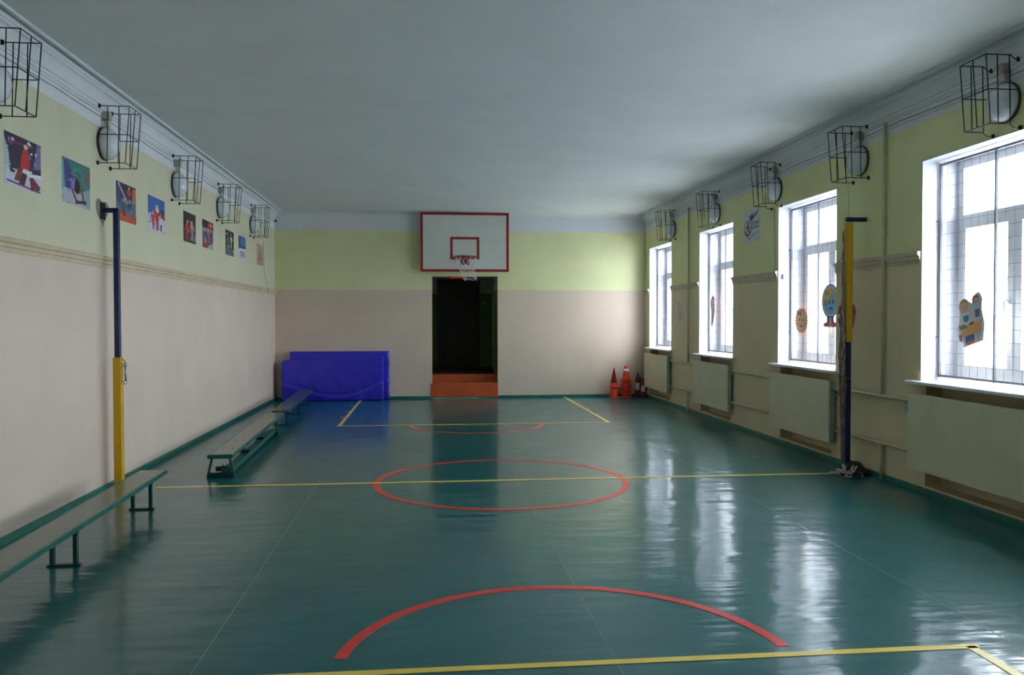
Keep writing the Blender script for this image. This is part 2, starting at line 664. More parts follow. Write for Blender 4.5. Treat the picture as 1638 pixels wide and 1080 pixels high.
# dado rail: left wall and the piers of the right wall
def rail_prof(x, s, z0=2.125):
    return [(x, z0), (x + s * 0.012, z0), (x + s * 0.012, z0 + 0.03), (x + s * 0.022, z0 + 0.036), (x + s * 0.022, z0 + 0.062),
            (x + s * 0.036, z0 + 0.072), (x + s * 0.042, z0 + 0.10), (x + s * 0.03, z0 + 0.108), (x, z0 + 0.110)]


MB().extrude_y(rail_prof(XL, 1), YN, YB).build('dado_rail', MATS['rail_beige'], wl)
edges = [YB] + [y for yf in WIN_Y for y in (yf, yf - WIN_W)] + [YN]
for i in range(0, len(edges), 2):
    y1, y0 = edges[i], edges[i + 1]
    MB().extrude_y(rail_prof(XR, -1, 2.15), y0, y1).build('dado_rail', MATS['rail_beige'], wr)

# cornices (stepped plaster profile along both long walls) and ceiling beads
def cornice_prof(x, s):
    P = [(0, 3.585), (0.014, 3.587), (0.014, 3.606), (0.024, 3.61), (0.024, 3.64), (0.034, 3.644), (0.034, 3.66)]
    for i in range(7):
        a = math.pi / 2 * i / 6
        P.append((0.034 + 0.044 * (1 - math.cos(a)), 3.662 + 0.088 * math.sin(a)))
    P += [(0.084, 3.752), (0.084, 3.772), (0.094, 3.778), (0.094, ZC), (0, ZC)]
    return [(x + s * a, z) for a, z in P]


struct(MB().extrude_y(cornice_prof(XL, 1), YN, YB).build('trim_1', MATS['whitewash']), 'stepped white plaster cornice along the left wall')
struct(MB().extrude_y(cornice_prof(XR, -1), YN, YB).build('trim_2', MATS['whitewash']), 'stepped white plaster cornice along the right wall')


def bead(x):
    return [(x - 0.007, ZC), (x - 0.006, ZC - 0.020), (x - 0.003, ZC - 0.023), (x + 0.003, ZC - 0.023), (x + 0.006, ZC - 0.020), (x + 0.007, ZC)]


struct(MB().extrude_y(bead(XL + 0.165), YN, YB - 0.05).build('trim_3', MATS['whitewash']), 'thin white bead on the ceiling beside the left wall')
struct(MB().extrude_y(bead(XR - 0.185), YN, YB - 0.05).build('trim_4', MATS['whitewash']), 'thin white bead on the ceiling beside the right wall')
cove = [(YB, ZC), (YB - 0.1, ZC)] + [(YB - 0.1 + 0.1 * math.sin(a), ZC - 0.1 + 0.1 * math.cos(a)) for a in [math.pi / 2 * i / 6 for i in range(1, 7)]]
struct(MB().extrude_x(cove, XL + 0.09, XR - 0.09).build('trim_5', MATS['whitewash']), 'rounded plaster cove over the end wall')

# baseboards
struct(MB().extrude_y([(XL, 0), (XL + 0.022, 0), (XL + 0.022, 0.045), (XL + 0.016, 0.055), (XL, 0.055)], YN, YB).build('baseboard_left', MATS['teal_paint']), 'green painted skirting along the left wall')
struct(MB().extrude_y([(XR, 0), (XR - 0.022, 0), (XR - 0.022, 0.045), (XR - 0.016, 0.055), (XR, 0.055)], YN, YB).build('baseboard_right', MATS['teal_paint']), 'green painted skirting along the window wall')
bb = MB()
for a, b_ in ((XL + 0.022, DX0 - 0.03), (DX1 + 0.01, XR - 0.022)):
    bb.extrude_x([(YB, 0), (YB - 0.02, 0), (YB - 0.02, 0.04), (YB - 0.015, 0.05), (YB, 0.05)], a, b_)
bb.extrude_x([(YB - 0.03, 0), (YB - 0.05, 0), (YB - 0.05, 0.02), (YB - 0.03, 0.025)], DX0 - 0.03, DX1 + 0.01)
struct(bb.build('baseboard_back', MATS['teal_paint']), 'green painted skirting along the end wall')

# ------------------------------------------------------------------ vestibule behind the doorway
VX0, VX1, VY, VZ = -0.7, 2.5, 19.9, 0.47
vb = MB()
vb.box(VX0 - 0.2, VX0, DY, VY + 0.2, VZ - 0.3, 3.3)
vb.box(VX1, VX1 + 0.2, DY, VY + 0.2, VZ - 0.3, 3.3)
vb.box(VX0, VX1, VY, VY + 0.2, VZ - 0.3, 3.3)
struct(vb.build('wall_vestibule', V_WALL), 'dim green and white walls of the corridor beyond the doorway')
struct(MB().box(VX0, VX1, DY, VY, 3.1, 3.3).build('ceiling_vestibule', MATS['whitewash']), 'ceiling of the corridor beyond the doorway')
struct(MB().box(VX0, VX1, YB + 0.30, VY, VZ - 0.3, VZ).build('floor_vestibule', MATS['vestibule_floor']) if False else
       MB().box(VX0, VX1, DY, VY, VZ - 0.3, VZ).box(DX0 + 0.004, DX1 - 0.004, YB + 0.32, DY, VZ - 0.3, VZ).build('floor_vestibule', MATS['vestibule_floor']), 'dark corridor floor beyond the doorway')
st = thing('door_steps', 'two orange-brown painted steps up into the dark doorway', 'steps', (0.77, YB, 0))
MB().bbox(DX0 - 0.025, DX1 + 0.004, YB - 0.03, YB + 0.0, 0.0, 0.305, 0.006).build('riser', MATS['step_orange'], st)
MB().bbox(DX0 + 0.006, DX1 - 0.006, YB, YB + 0.30, 0.20, 0.312, 0.006).build('tread', MATS['step_orange'], st)
MB().bbox(DX0 + 0.006, DX1 - 0.006, YB + 0.30, YB + 0.33, 0.312, VZ + 0.005, 0.006).build('riser', MATS['step_orange'], st)
d1 = struct(thing('door_1', 'dark brown closed door at the far end of the corridor', None, (0.736, VY, VZ)))
leaf = MB().bbox(0.30, 1.172, VY - 0.05, VY - 0.01, VZ + 0.01, 2.52, 0.006).build('door_leaf', MATS['door_brown'], d1)
fb = MB()
fb.box(0.23, 0.295, VY - 0.06, VY, VZ, 2.59); fb.box(1.177, 1.242, VY - 0.06, VY, VZ, 2.59); fb.box(0.295, 1.177, VY - 0.06, VY, 2.525, 2.59)
fb.build('door_frame', MATS['door_frame'], d1)
MB().tube([(1.10, VY - 0.05, 1.50), (1.10, VY - 0.10, 1.50), (1.02, VY - 0.10, 1.50)], 0.01).build('door_handle', MATS['steel'], leaf)
tag(MB().tube([(1.505, 18.9, VZ), (1.505, 18.9, 3.1)], 0.028, 12).build('corridor_pipe', mat('pipe_grey', (190, 190, 184), 0.5)), 'pale vertical pipe in the dark corridor beyond the doorway', 'pipe')
sw = MB().bbox(1.31, 1.37, VY - 0.02, VY, 1.98, 2.04, 0.004).build('light_switch', MATS['exit_plate'])
tag(sw, 'small pale switch on the wall right of the brown door', 'switch')

# exit sign over the brown door
def text_obj(txt, size, name, material, parent, loc, rot, extr=0.001, sx=1.0):
    cu = bpy.data.curves.new(name, 'FONT')
    cu.body = txt
    cu.size = size
    cu.align_x = 'CENTER'
    cu.align_y = 'CENTER'
    cu.extrude = extr
    to = bpy.data.objects.new(name, cu)
    COL.objects.link(to)
    dg = bpy.context.evaluated_depsgraph_get()
    me = bpy.data.meshes.new_from_object(to.evaluated_get(dg))
    bpy.data.objects.remove(to)
    me.materials.clear()
    me.materials.append(material)
    o = bpy.data.objects.new(name, me)
    COL.objects.link(o)
    o.parent = parent
    o.location = loc
    o.rotation_euler = rot
    o.scale = (sx, 1, 1)
    return o


EY = YB + 0.50
ex = thing('exit_sign', 'small exit sign with glowing red letters hanging behind the door lintel', 'sign', (0.64, EY, 2.545))
MB().bbox(0.475, 0.805, EY - 0.006, EY + 0.02, 2.488, 2.602, 0.004).build('plate', mat('exit_dark', (60, 30, 28), 0.5), ex)
for xx in (0.52, 0.76):
    MB().tube([(xx, EY + 0.007, 2.60), (xx, EY + 0.007, 3.1)], 0.004, 6).build('hanger_rod', MATS['steel'], ex)
text_obj('ВЫХОД', 0.108, 'lettering', MATS['exit_red'], ex, (0, -0.009, -0.008), (math.radians(90), 0, 0), 0.002, 0.84)

# ------------------------------------------------------------------ windows
CACHE = {}


def cached(key, fn, material):
    if key not in CACHE:
        CACHE[key] = fn().mesh(key, material)
    return CACHE[key]


ORD = ['farthest from the camera', 'second from the far corner', 'third from the far corner', 'nearest the camera', 'beside the camera']
FX0, FX1 = 0.355, 0.425          # frame depth from the wall face
H0, H1 = WIN_Z0 + 0.03, WIN_Z1    # frame bottom / top
FW, HALF = 0.075, WIN_W / 2
for i, yf in enumerate(WIN_Y):
    yc = yf - HALF
    w = struct(thing('window_%d' % (i + 1), 'white two-sash window with transom pane, ' + ORD[i], None, (XR, yc, 0)))

    def P(key, fn, m, loc=(0, 0, 0), name=None):
        return inst(name or key, cached(key, fn, MATS[m]), w, loc)
    hw = HALF - 0.012
    P('frame', lambda: MB().box(FX0, FX1, -hw, -hw + FW, H0, H1 - 0.012).box(FX0, FX1, hw - FW, hw, H0, H1 - 0.012).box(FX0, FX1, -hw + FW, hw - FW, H1 - 0.012 - FW, H1 - 0.012).box(FX0, FX1, -hw + FW, hw - FW, H0, H0 + FW), 'pvc_white')
    P('transom', lambda: MB().bbox(FX0, FX1, -hw + FW, hw - FW, 2.50, 2.585, 0.004), 'pvc_white')
    P('mullion', lambda: MB().bbox(FX0, FX1, -0.03, 0.03, H0 + FW, 2.50, 0.004), 'pvc_white')

    def sash():
        a = (hw - FW - 0.03) / 2
        z0, z1, t = H0 + FW - 0.01, 2.51, 0.055
        mb = MB()
        mb.box(FX0 - 0.012, FX1 - 0.01, -a - 0.01, -a + t, z0, z1).box(FX0 - 0.012, FX1 - 0.01, a - t, a + 0.01, z0, z1)
        mb.box(FX0 - 0.012, FX1 - 0.01, -a + t, a - t, z0, z0 + t).box(FX0 - 0.012, FX1 - 0.01, -a + t, a - t, z1 - t, z1)
        return mb
    for s in (-1, 1):
        off = s * (0.03 + (hw - FW - 0.03) / 2)
        sa = P('sash', sash, 'pvc_white', (0, off, 0))
        pa = P('lower_pane', lambda: MB().box(FX0 + 0.025, FX0 + 0.031, -(hw - FW - 0.03) / 2 + 0.05, (hw - FW - 0.03) / 2 - 0.05, H0 + FW + 0.04, 2.46), 'glass', (0, 0, 0), 'pane')
        pa.parent = sa
    P('top_pane', lambda: MB().box(FX0 + 0.03, FX0 + 0.036, -hw + FW - 0.005, hw - FW + 0.005, 2.58, H1 - 0.012 - FW + 0.005), 'glass', (0, 0, 0), 'pane')
    P('handle', lambda: MB().bbox(FX0 - 0.03, FX0 - 0.012, -0.012, 0.012, -0.03, 0.03, 0.003).tube([(FX0 - 0.03, 0, 0), (FX0 - 0.05, 0, 0), (FX0 - 0.055, 0.01, -0.01), (FX0 - 0.055, 0.012, -0.11)], 0.009, 8), 'pvc_white', (0, 0.058, 1.78), 'window_handle')
    P('sill', lambda: MB().bbox(-0.085, FX0 + 0.01, -HALF - 0.115, HALF + 0.13, WIN_Z0 - 0.035, WIN_Z0, 0.006) if False else
      MB().bbox(-0.085, 0.0, -HALF - 0.10, HALF + 0.125, WIN_Z0 - 0.032, WIN_Z0, 0.008).box(-0.005, FX0 + 0.02, -HALF + 0.002, HALF - 0.002, WIN_Z0 - 0.030, WIN_Z0), 'sill_white', (0, 0, 0), 'window_sill')
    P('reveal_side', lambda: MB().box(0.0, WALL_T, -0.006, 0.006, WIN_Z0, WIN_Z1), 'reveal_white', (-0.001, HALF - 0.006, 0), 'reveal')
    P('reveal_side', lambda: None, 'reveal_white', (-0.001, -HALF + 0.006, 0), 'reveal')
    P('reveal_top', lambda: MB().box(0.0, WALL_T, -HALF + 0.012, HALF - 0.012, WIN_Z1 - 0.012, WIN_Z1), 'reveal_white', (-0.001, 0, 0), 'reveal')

    # security grille inside the reveal
    gx = 0.165
    if i < 4:
        gr = thing('window_grille', 'grey wire mesh grille in front of the window ' + ORD[i], 'grille', (XR + gx, yc, WIN_Z0), 'window grilles')
        gw, gh = HALF - 0.02, WIN_Z1 - WIN_Z0 - 0.035
        fv = cached('grille_upright', lambda: MB().box(-0.004, 0.016, -0.008, 0.008, 0.035, gh), MATS['grille_white'])
        fh = cached('grille_rail', lambda: MB().box(-0.004, 0.016, -gw, gw, -0.010, 0.010), MATS['grille_white'])
        for yy in (-gw + 0.012, 0.0, gw - 0.012):
            inst('frame_bar', fv, gr, (0, yy, 0))
        for zz in (0.05, gh - 0.012):
            inst('frame_bar', fh, gr, (0, 0, zz))
        wh = cached('grille_wire_h', lambda: MB().tube([(0.004, -gw, 0), (0.004, gw, 0)], 0.0016, 5), MATS['grille_white'])
        wv = cached('grille_wire_v', lambda: MB().tube([(0.008, 0, 0.05), (0.008, 0, gh)], 0.0013, 5), MATS['grille_white'])
        k = 1
        while 0.05 + 0.109 * k < gh - 0.02:
            inst('mesh_wire', wh, gr, (0, 0, 0.05 + 0.109 * k)); k += 1
        k = -6
        while k <= 6:
            if k != 0:
                inst('mesh_wire', wv, gr, (0, k * 0.109, 0))
            k += 1
        lug = cached('grille_lug', lambda: MB().tube([(0, 0, 0), (-0.01, 0.02, -0.012), (-0.03, 0.022, -0.015)], 0.006, 6), MATS['steel'])
        for zz in (0.42, 1.5):
            inst('lug', lug, gr, (0, gw - 0.012, zz))

    # radiator cover panel
    if i < 4:
        pn = thing('radiator_cover', 'flat cream radiator cover under the window ' + ORD[i], 'radiator cover', (XR, yc - 0.005, 0), 'radiator covers')
        a = 0.815
        bev = cached('panel_board', lambda: MB().bbox(-0.103, -0.085, -a, a, 0.225, 0.93, 0.004), MATS['panel_cream'])
        inst('board', bev, pn, (0, 0, 0))
        flg = cached('panel_flange', lambda: MB().box(-0.085, -0.035, -0.008, 0.008, 0.235, 0.925), MATS['panel_edge'])
        brk = cached('panel_bracket', lambda: MB().bbox(-0.075, 0.0, -0.016, 0.016, -0.014, 0.014, 0.003), MATS['panel_edge'])
        for s in (-1, 1):
            inst('flange', flg, pn, (0, s * (a - 0.012), 0))
            for zz in (0.38, 0.77):
                inst('bracket', brk, pn, (0, s * (a + 0.008), zz))

# ------------------------------------------------------------------ heating pipes on the right wall
def pier_pipes(y0, y1, yv, which, z_lo=0.37, z_hi=0.845):
    for z, nm in ((z_hi, 'upper'), (z_lo, 'lower')):
        pth = [(XR - 0.035, y1, z), (XR - 0.035, y0, z + 0.003)]
        tag(MB().tube(pth, 0.019, 12).build('heating_pipe', MATS['pipe_paint']), '%s horizontal cream heating pipe between radiator covers %s' % (nm, which), 'pipe', 'heating pipes')
    if yv:
        p = [(XR - 0.035, yv, z_lo), (XR - 0.035, yv, 0.0)]
        tag(MB().tube(p, 0.02, 12).build('riser_pipe', MATS['pipe_paint']), 'short cream pipe dropping into the floor ' + which, 'pipe', 'heating pipes')
        p = [(XR - 0.03, yv + 0.005, z_hi), (XR - 0.03, yv, 3.583)]
        tag(MB().tube(p, 0.016, 12).build('riser_pipe', MATS['pipe_paint']), 'tall vertical cream heating pipe rising to the ceiling ' + which, 'pipe', 'heating pipes')


pier_pipes(7.32, 8.85, 7.885, 'beside the net pole')
pier_pipes(10.46, 12.05, None, 'under the round sports sign pier')
pier_pipes(13.63, 15.17, 14.13, 'between the two farthest windows')

# ------------------------------------------------------------------ caged lamps
def bars(c, s, bent=False):
    """rods of a wire cage; x measured from the wall into the room with sign s"""
    D, Wd, z0, z1, zm = 0.30, 0.31, -0.265, 0.265, 0.0
    DD = lambda z: 0.278 + 0.022 * z / 0.265
    R = []
    for y in (-Wd / 2, Wd / 2):
        for z in (z1, z0):
            if bent:
                R.append([(s * 0.015, y, z - 0.03), (s * 0.06, y, z - 0.03), (s * 0.10, y, z), (s * DD(z), y, z)])
            else:
                R.append([(s * 0.0, y, z), (s * DD(z), y, z)])
        R.append([(s * 0.02, y, zm), (s * DD(zm), y, zm)])
        for x in (0.10, 0.20):
            R.append([(s * (x - 0.008), y, z0), (s * (x + 0.006), y, z1)])
    for z in (z0, zm, z1):
        R.append([(s * DD(z), -Wd / 2, z), (s * DD(z), Wd / 2, z)])
    for y in (-Wd / 2, 0, Wd / 2):
        R.append([(s * DD(z0), y, z0), (s * DD(z1), y, z1)])
    return R


def make_lamp(side, idx, y, z, label, clabel, bent=False):
    s = 1 if side == 'left' else -1
    xw = XL if side == 'left' else XR
    cg = thing('lamp_cage', clabel, 'cage', (xw, y, z), 'wire lamp cages')
    for k, pth in enumerate(bars(cg, s, bent)):
        key = 'cage_%s_%d_%d' % (side, bent, k)
        inst('wire_rod', cached(key, lambda: MB().tube(pth, 0.0042, 6), MATS['wire_black']), cg, (0, 0, 0))
    lugm = cached('cage_lug' + side, lambda: MB().bbox(0 if s > 0 else -0.02, 0.02 if s > 0 else 0, -0.009, 0.009, -0.018, 0.018, 0.003), MATS['iron_black'])
    for yy in (-0.155, 0.155):
        for zz in (0.265, -0.265):
            inst('wall_lug', lugm, cg, (s * (0.022 if zz > 0 else 0), yy, zz - (0.03 if bent else 0)))
    lp = thing('wall_lamp', label, 'lamp', (xw, y, z - 0.03), 'round wall lamps in cages')
    lz = z - 0.055
    mb = MB().lathe([(0.06, 0.0), (0.148, 0.002), (0.157, 0.008), (0.158, 0.020), (0.148, 0.022)], (0, 0, 0), 28, 'X')
    dome = MB().lathe([(0.152, 0.02), (0.151, 0.045), (0.142, 0.075), (0.122, 0.105), (0.09, 0.128), (0.05, 0.142), (0.015, 0.146)], (0, 0, 0), 28, 'X')
    for q in (mb, dome):
        q.v = [(s * a, b, c) for a, b, c in q.v]
    inst('back_dish', cached('dish' + side, lambda: mb, MATS['lamp_rim']), lp, (0, 0, -0.03))
    inst('glass_dome', cached('dome' + side, lambda: dome, MATS['lamp_glass']), lp, (0, 0, -0.03))
    inst('neck', cached('neck' + side, lambda: MB().tube([(s * 0.045, 0, 0.0), (s * 0.045, 0, 0.07)], 0.026, 10), MATS['label_white']), lp, (0, 0, 0.125))
    inst('terminal_box', cached('tbox' + side, lambda: MB().bbox(0.0 if s > 0 else -0.075, 0.075 if s > 0 else 0.0, -0.038, 0.038, 0, 0.085, 0.008), MATS['lamp_box']), lp, (0, 0, 0.19))
    return lp


LP = ['nearest', 'second', 'third', 'fourth', 'farthest']
for i, (y, z) in enumerate([(6.175, 3.36), (8.255, 3.36), (10.50, 3.335), (12.64, 3.345), (14.90, 3.35)]):
    make_lamp('left', i, y, z, 'round white dome lamp on the left wall, %s of five from the camera' % LP[i],
              'black wire cage on the left wall, %s of five from the camera' % LP[i])
for i, (y, z) in enumerate([(6.16, 3.40), (8.375, 3.36), (10.50, 3.39), (12.76, 3.365), (15.12, 3.38)]):
    make_lamp('right', i, y, z, 'round white dome lamp on the window wall, %s of five from the camera' % LP[i],
              'black wire cage on the window wall, %s of five from the camera' % LP[i], bent=(i in (0, 2)))

# cables under the cornices
def sagging(x, z, y0, y1, pts, r, sag=0.012):
    P = []
    n = 60
    for i in range(n + 1):
        t = i / n
        y = y0 + (y1 - y0) * t
        P.append((x, y, z - sag * abs(math.sin(math.pi * t * pts))))
    return P


tag(MB().tube(sagging(XL + 0.008, 3.555, YN, 15.4, 8, 0.004), 0.0045, 6).build('cable', MATS['cable_grey']), 'thin grey cable strung along the left wall under the cornice', 'cable')
tag(MB().tube(sagging(XR - 0.008, 3.55, YN, 16.2, 8, 0.004), 0.0045, 6).build('cable', MATS['cable_grey']), 'thin grey cable strung along the window wall under the cornice, upper of two', 'cable')
tag(MB().tube(sagging(XR - 0.008, 3.515, YN, 16.2, 6, 0.004), 0.0045, 6).build('cable', MATS['cable_white']), 'thin pale cable strung along the window wall under the cornice, lower of two', 'cable')
tag(MB().tube([(XR - 0.008, 10.58, 3.10), (XR - 0.008, 10.565, 2.6), (XR - 0.008, 10.56, 2.30), (XR - 0.045, 10.545, 2.27), (XR - 0.045, 10.53, 2.14), (XR - 0.012, 10.49, 2.14)], 0.006, 6).build('cable', MATS['cable_white']), 'thin pale cable dropping from the lamp to the window socket', 'cable')
tag(MB().tube([(XL + 0.008, 15.955, 3.1), (XL + 0.008, 15.96, 2.7), (XL + 0.01, 16.0, 2.5), (XL + 0.05, 16.12, 2.25), (XL + 0.05, 16.12, 2.13)], 0.004, 6).build('cable', MATS['cable_grey']), 'thin loose cable hanging down beside the last poster', 'cable')
tag(MB().tube([(XR - 0.2, 8.283, 3.2), (XR - 0.19, 8.283, 2.66)], 0.0025, 5).build('cable', MATS['net_grey']), 'thin cord from the lamp cage down to the net pole', 'cord')
ot = thing('wall_socket', 'small white socket on the jamb of the middle window', 'socket', (4.657, 10.455, 2.18))
MB().bbox(4.64, 4.70, 10.42, 10.456, 2.145, 2.215, 0.006).build('housing', MATS['pvc_white'], ot)
MB().lathe([(0.022, 0), (0.022, 0.004)], (4.67, 10.415, 2.18), 16, 'Y').build('socket_face', MATS['cable_grey'], ot)
dv = thing('sensor_box', 'small black security sensor high in the far left corner', 'sensor', (-3.04, YB, 3.615))
MB().bbox(-3.065, -3.005, YB - 0.07, YB, 3.58, 3.65, 0.006).build('housing', MATS['label_white'], dv)
MB().lathe([(0.026, 0), (0.026, 0.012), (0.018, 0.016)], (-3.035, YB - 0.085, 3.615), 16, 'Y').build('lens', MATS['rubber_black'], dv)

# ------------------------------------------------------------------ basketball board
BY = 16.858
hp = thing('basketball_hoop', 'white basketball board with red border, ring and torn net above the doorway', 'basketball hoop', (0.758, YB, 2.6))
bx0, bx1, bz0, bz1 = -0.142, 1.658, 2.60, 3.80
board = MB().bbox(bx0, bx1, BY, BY + 0.03, bz0, bz1, 0.003).build('board', MATS['board_white'], hp)


def red_bar(x0, x1, z0, z1, name):
    MB().box(x0, x1, BY - 0.003, BY, z0, z1).build(name, MATS['board_red'], board)


bw = 0.05
red_bar(bx0, bx1, bz1 - bw, bz1, 'border'); red_bar(bx0, bx1, bz0, bz0 + bw, 'border')
red_bar(bx0, bx0 + bw, bz0 + bw, bz1 - bw, 'border'); red_bar(bx1 - bw, bx1, bz0 + bw, bz1 - bw, 'border')
ix0, ix1, iz0, iz1, iw = 0.462, 1.052, 2.853, 3.305, 0.048
red_bar(ix0, ix1, iz1 - iw, iz1, 'target_square'); red_bar(ix0, ix1, iz0, iz0 + iw, 'target_square')
red_bar(ix0, ix0 + iw, iz0 + iw, iz1 - iw, 'target_square'); red_bar(ix1 - iw, ix1, iz0 + iw, iz1 - iw, 'target_square')
for x in (0.2, 1.3):
    for z in (2.75, 3.6):
        MB().box(x - 0.025, x + 0.025, BY + 0.03, YB, z - 0.025, z + 0.025).build('wall_strut', MATS['iron_black'], hp)
RC = (0.757, BY - 0.375, 2.875)
rim = MB()
rim.tube([(RC[0] + 0.225 * math.cos(a), RC[1] + 0.225 * math.sin(a), RC[2]) for a in [2 * math.pi * i / 40 for i in range(40)]], 0.011, 8, closed=True)
rim = rim.build('ring', MATS['board_red'], hp)
bk = MB().bbox(0.667, 0.847, BY - 0.025, BY - 0.003, 2.74, 2.91, 0.004)
bk.box(0.70, 0.814, BY - 0.155, BY - 0.02, 2.87, 2.89)
bk.tube([(0.72, BY - 0.15, 2.87), (0.72, BY - 0.02, 2.76)], 0.01, 8).tube([(0.794, BY - 0.15, 2.87), (0.794, BY - 0.02, 2.76)], 0.01, 8)
bk.build('ring_bracket', MATS['board_red'], hp)
nm = MB()
rn = random.Random(3)
nl = 12
lev = [(0.225, 0.0), (0.19, -0.09), (0.155, -0.18), (0.125, -0.27), (0.12, -0.36), (0.13, -0.43)]
for k in range(nl):
    for dirn in (1, -1):
        P = []
        for j, (r, dz) in enumerate(lev):
            if j > 3 and k % 3 == 0 and dirn == 1:
                break
            a = 2 * math.pi * (k + dirn * 0.5 * j) / nl
            sk = 0.05 * max(0, j - 2)
            P.append((RC[0] + r * math.cos(a) + sk * 0.6 + rn.uniform(-.01, .01) * j, RC[1] + r * math.sin(a), RC[2] + dz + rn.uniform(-.012, .012) * j))
        nm.tube(P, 0.0035, 4)
for (ox, oz) in ((0.03, -0.43), (0.13, -0.44)):
    nm.tube([(RC[0] + ox + 0.04 * math.cos(a), RC[1], RC[2] + oz + 0.03 * math.sin(a)) for a in [math.pi + math.pi * i / 8 for i in range(9)]], 0.004, 4)
nm.build('net', MATS['string_white'], rim)

# ------------------------------------------------------------------ net poles
lp = thing('net_pole', 'volleyball pole by the left wall, blue above and yellow below', 'pole', (-2.946, 8.227, 0), 'volleyball poles')
MB().bbox(-2.946 - 0.025, -2.946 + 0.025, 8.202, 8.252, 1.2, 2.69, 0.006).build('upper_tube', MATS['pole_blue'], lp)
MB().bbox(-2.946 - 0.038, -2.946 + 0.038, 8.189, 8.265, 0.0, 1.268, 0.008).build('lower_tube', MATS['pole_yellow'], lp)
MB().bbox(XL + 0.01, -2.94, 8.207, 8.247, 2.645, 2.69, 0.005).build('wall_bracket', MATS['pole_blue'], lp)
MB().bbox(XL, XL + 0.012, 8.15, 8.28, 2.58, 2.74, 0.004).build('wall_plate', MATS['iron_black'], lp)
ch = MB()
ch.tube([(-2.90, 8.2, 1.25), (-2.872, 8.2, 1.235), (-2.872, 8.2, 1.19)], 0.005, 6)
ch.tube([(-2.872, 8.2, 1.19), (-2.868, 8.2, 1.04)], 0.008, 6)
for z in (1.2, 1.03):
    ch.tube([(-2.872 + 0.016 * math.cos(a), 8.2, z + 0.022 * math.sin(a)) for a in [2 * math.pi * i / 12 for i in range(12)]], 0.0035, 5, closed=True)
ch.tube([(-2.905, 8.195, 1.22), (-2.89, 8.195, 1.1), (-2.90, 8.195, 1.03), (-2.87, 8.195, 1.02)], 0.003, 5)
ch.build('tension_hook', MATS['steel'], lp)
hb = MB()
hp_pts = []
for i in range(28):
    t = 2 * math.pi * i / 28
    hx = 16 * math.sin(t) ** 3
    hy = 13 * math.cos(t) - 5 * math.cos(2 * t) - 2 * math.cos(3 * t) - math.cos(4 * t)
    k = 1 + 0.06 * math.sin(5 * t)
    hp_pts.append((8.215 + 0.0095 * hx * k, 2.66 + 0.0085 * hy * k))
hb.extrude_x(hp_pts, XL, XL + 0.006)
tag(hb.build('cement_patch', MATS['cement']), 'rough grey heart-shaped cement patch behind the left pole bracket', 'patch')

RX, RY = 4.398, 8.283
rp = thing('net_pole', 'volleyball pole by the window wall, yellow above and blue below', 'pole', (RX, RY, 0), 'volleyball poles')
MB().bbox(RX - 0.035, RX + 0.035, RY - 0.035, RY + 0.035, 1.38, 2.635, 0.008).build('upper_tube', MATS['pole_yellow'], rp)
MB().bbox(RX - 0.026, RX + 0.026, RY - 0.026, RY + 0.026, 0.0, 1.40, 0.006).build('lower_tube', MATS['pole_blue'], rp)
MB().bbox(RX - 0.03, XR, RY - 0.022, RY + 0.022, 2.645, 2.69, 0.005).build('wall_bracket', MATS['pole_blue'], rp)
MB().lathe([(0.036, 0), (0.036, 0.006)], (RX, RY, 1.0), 16).build('clamp', MATS['steel'], rp)

# gathered volleyball net: hangs against the pole and ends in a heap on the floor
nv = thing('volleyball_net', 'brown gathered volleyball net hanging on the right pole and heaped on the floor', 'net', (RX - 0.05, RY, 0))
rn = random.Random(11)


def strand(mb, r, amp, z0, z1, n=26):
    ph, fr, ox, oy = rn.uniform(0, 6.28), rn.uniform(3, 9), rn.uniform(-amp, amp), rn.uniform(-amp, amp)
    P = []
    for i in range(n + 1):
        t = i / n
        z = z0 + (z1 - z0) * t
        sw = 0.35 + 0.9 * math.sin(math.pi * min(1, max(0, (t - 0.25) / 0.6))) if t > 0.25 else 0.35
        P.append((RX - 0.062 + (ox + 0.010 * math.sin(fr * t * 6 + ph)) * sw, RY + (oy + 0.010 * math.cos(fr * t * 5 + ph)) * sw - 0.01, z))
    mb.tube(P, r, 5)


nb = MB()
for k in range(26):
    strand(nb, rn.uniform(0.003, 0.006), 0.024, rn.uniform(2.0, 2.55), rn.uniform(0.02, 0.5))
nb.build('hanging_bundle', MATS['net_brown'], nv)['kind'] = 'stuff'
nb = MB()
for k in range(5):
    strand(nb, 0.006, 0.026, rn.uniform(2.1, 2.58), rn.uniform(0.2, 0.9))
nb.tube([(RX - 0.06, RY, 2.28), (RX - 0.10, RY, 2.24), (RX - 0.13, RY + 0.01, 2.2), (RX - 0.14, RY, 2.12), (RX - 0.115, RY, 2.07), (RX - 0.075, RY, 2.12)], 0.009, 6)
nb.build('edge_tape', MATS['net_grey'], nv)['kind'] = 'stuff'


def heap(mb, r0, r1, num, cx, cy, rx, ry, hz, turns=1.4):
    for k in range(num):
        P = []
        a = rn.uniform(0, 6.28)
        rad = rn.uniform(0.15, 1.0) ** 0.6
        zc = rn.uniform(0.05, 1) * (1.02 - rad * rad)
        n = 16
        da = rn.choice((-1, 1)) * rn.uniform(0.5, turns)
        ph = rn.uniform(0, 6.28)
        for i in range(n + 1):
            t = i / n
            aa = a + da * t
            rr = rad * (1 + 0.22 * math.sin(4 * t + ph))
            P.append((cx + rx * rr * math.cos(aa), cy + ry * rr * math.sin(aa), max(0.008, hz * zc * (1 + 0.3 * math.sin(6 * t + ph)))))
        mb.tube(P, rn.uniform(r0, r1), 5)


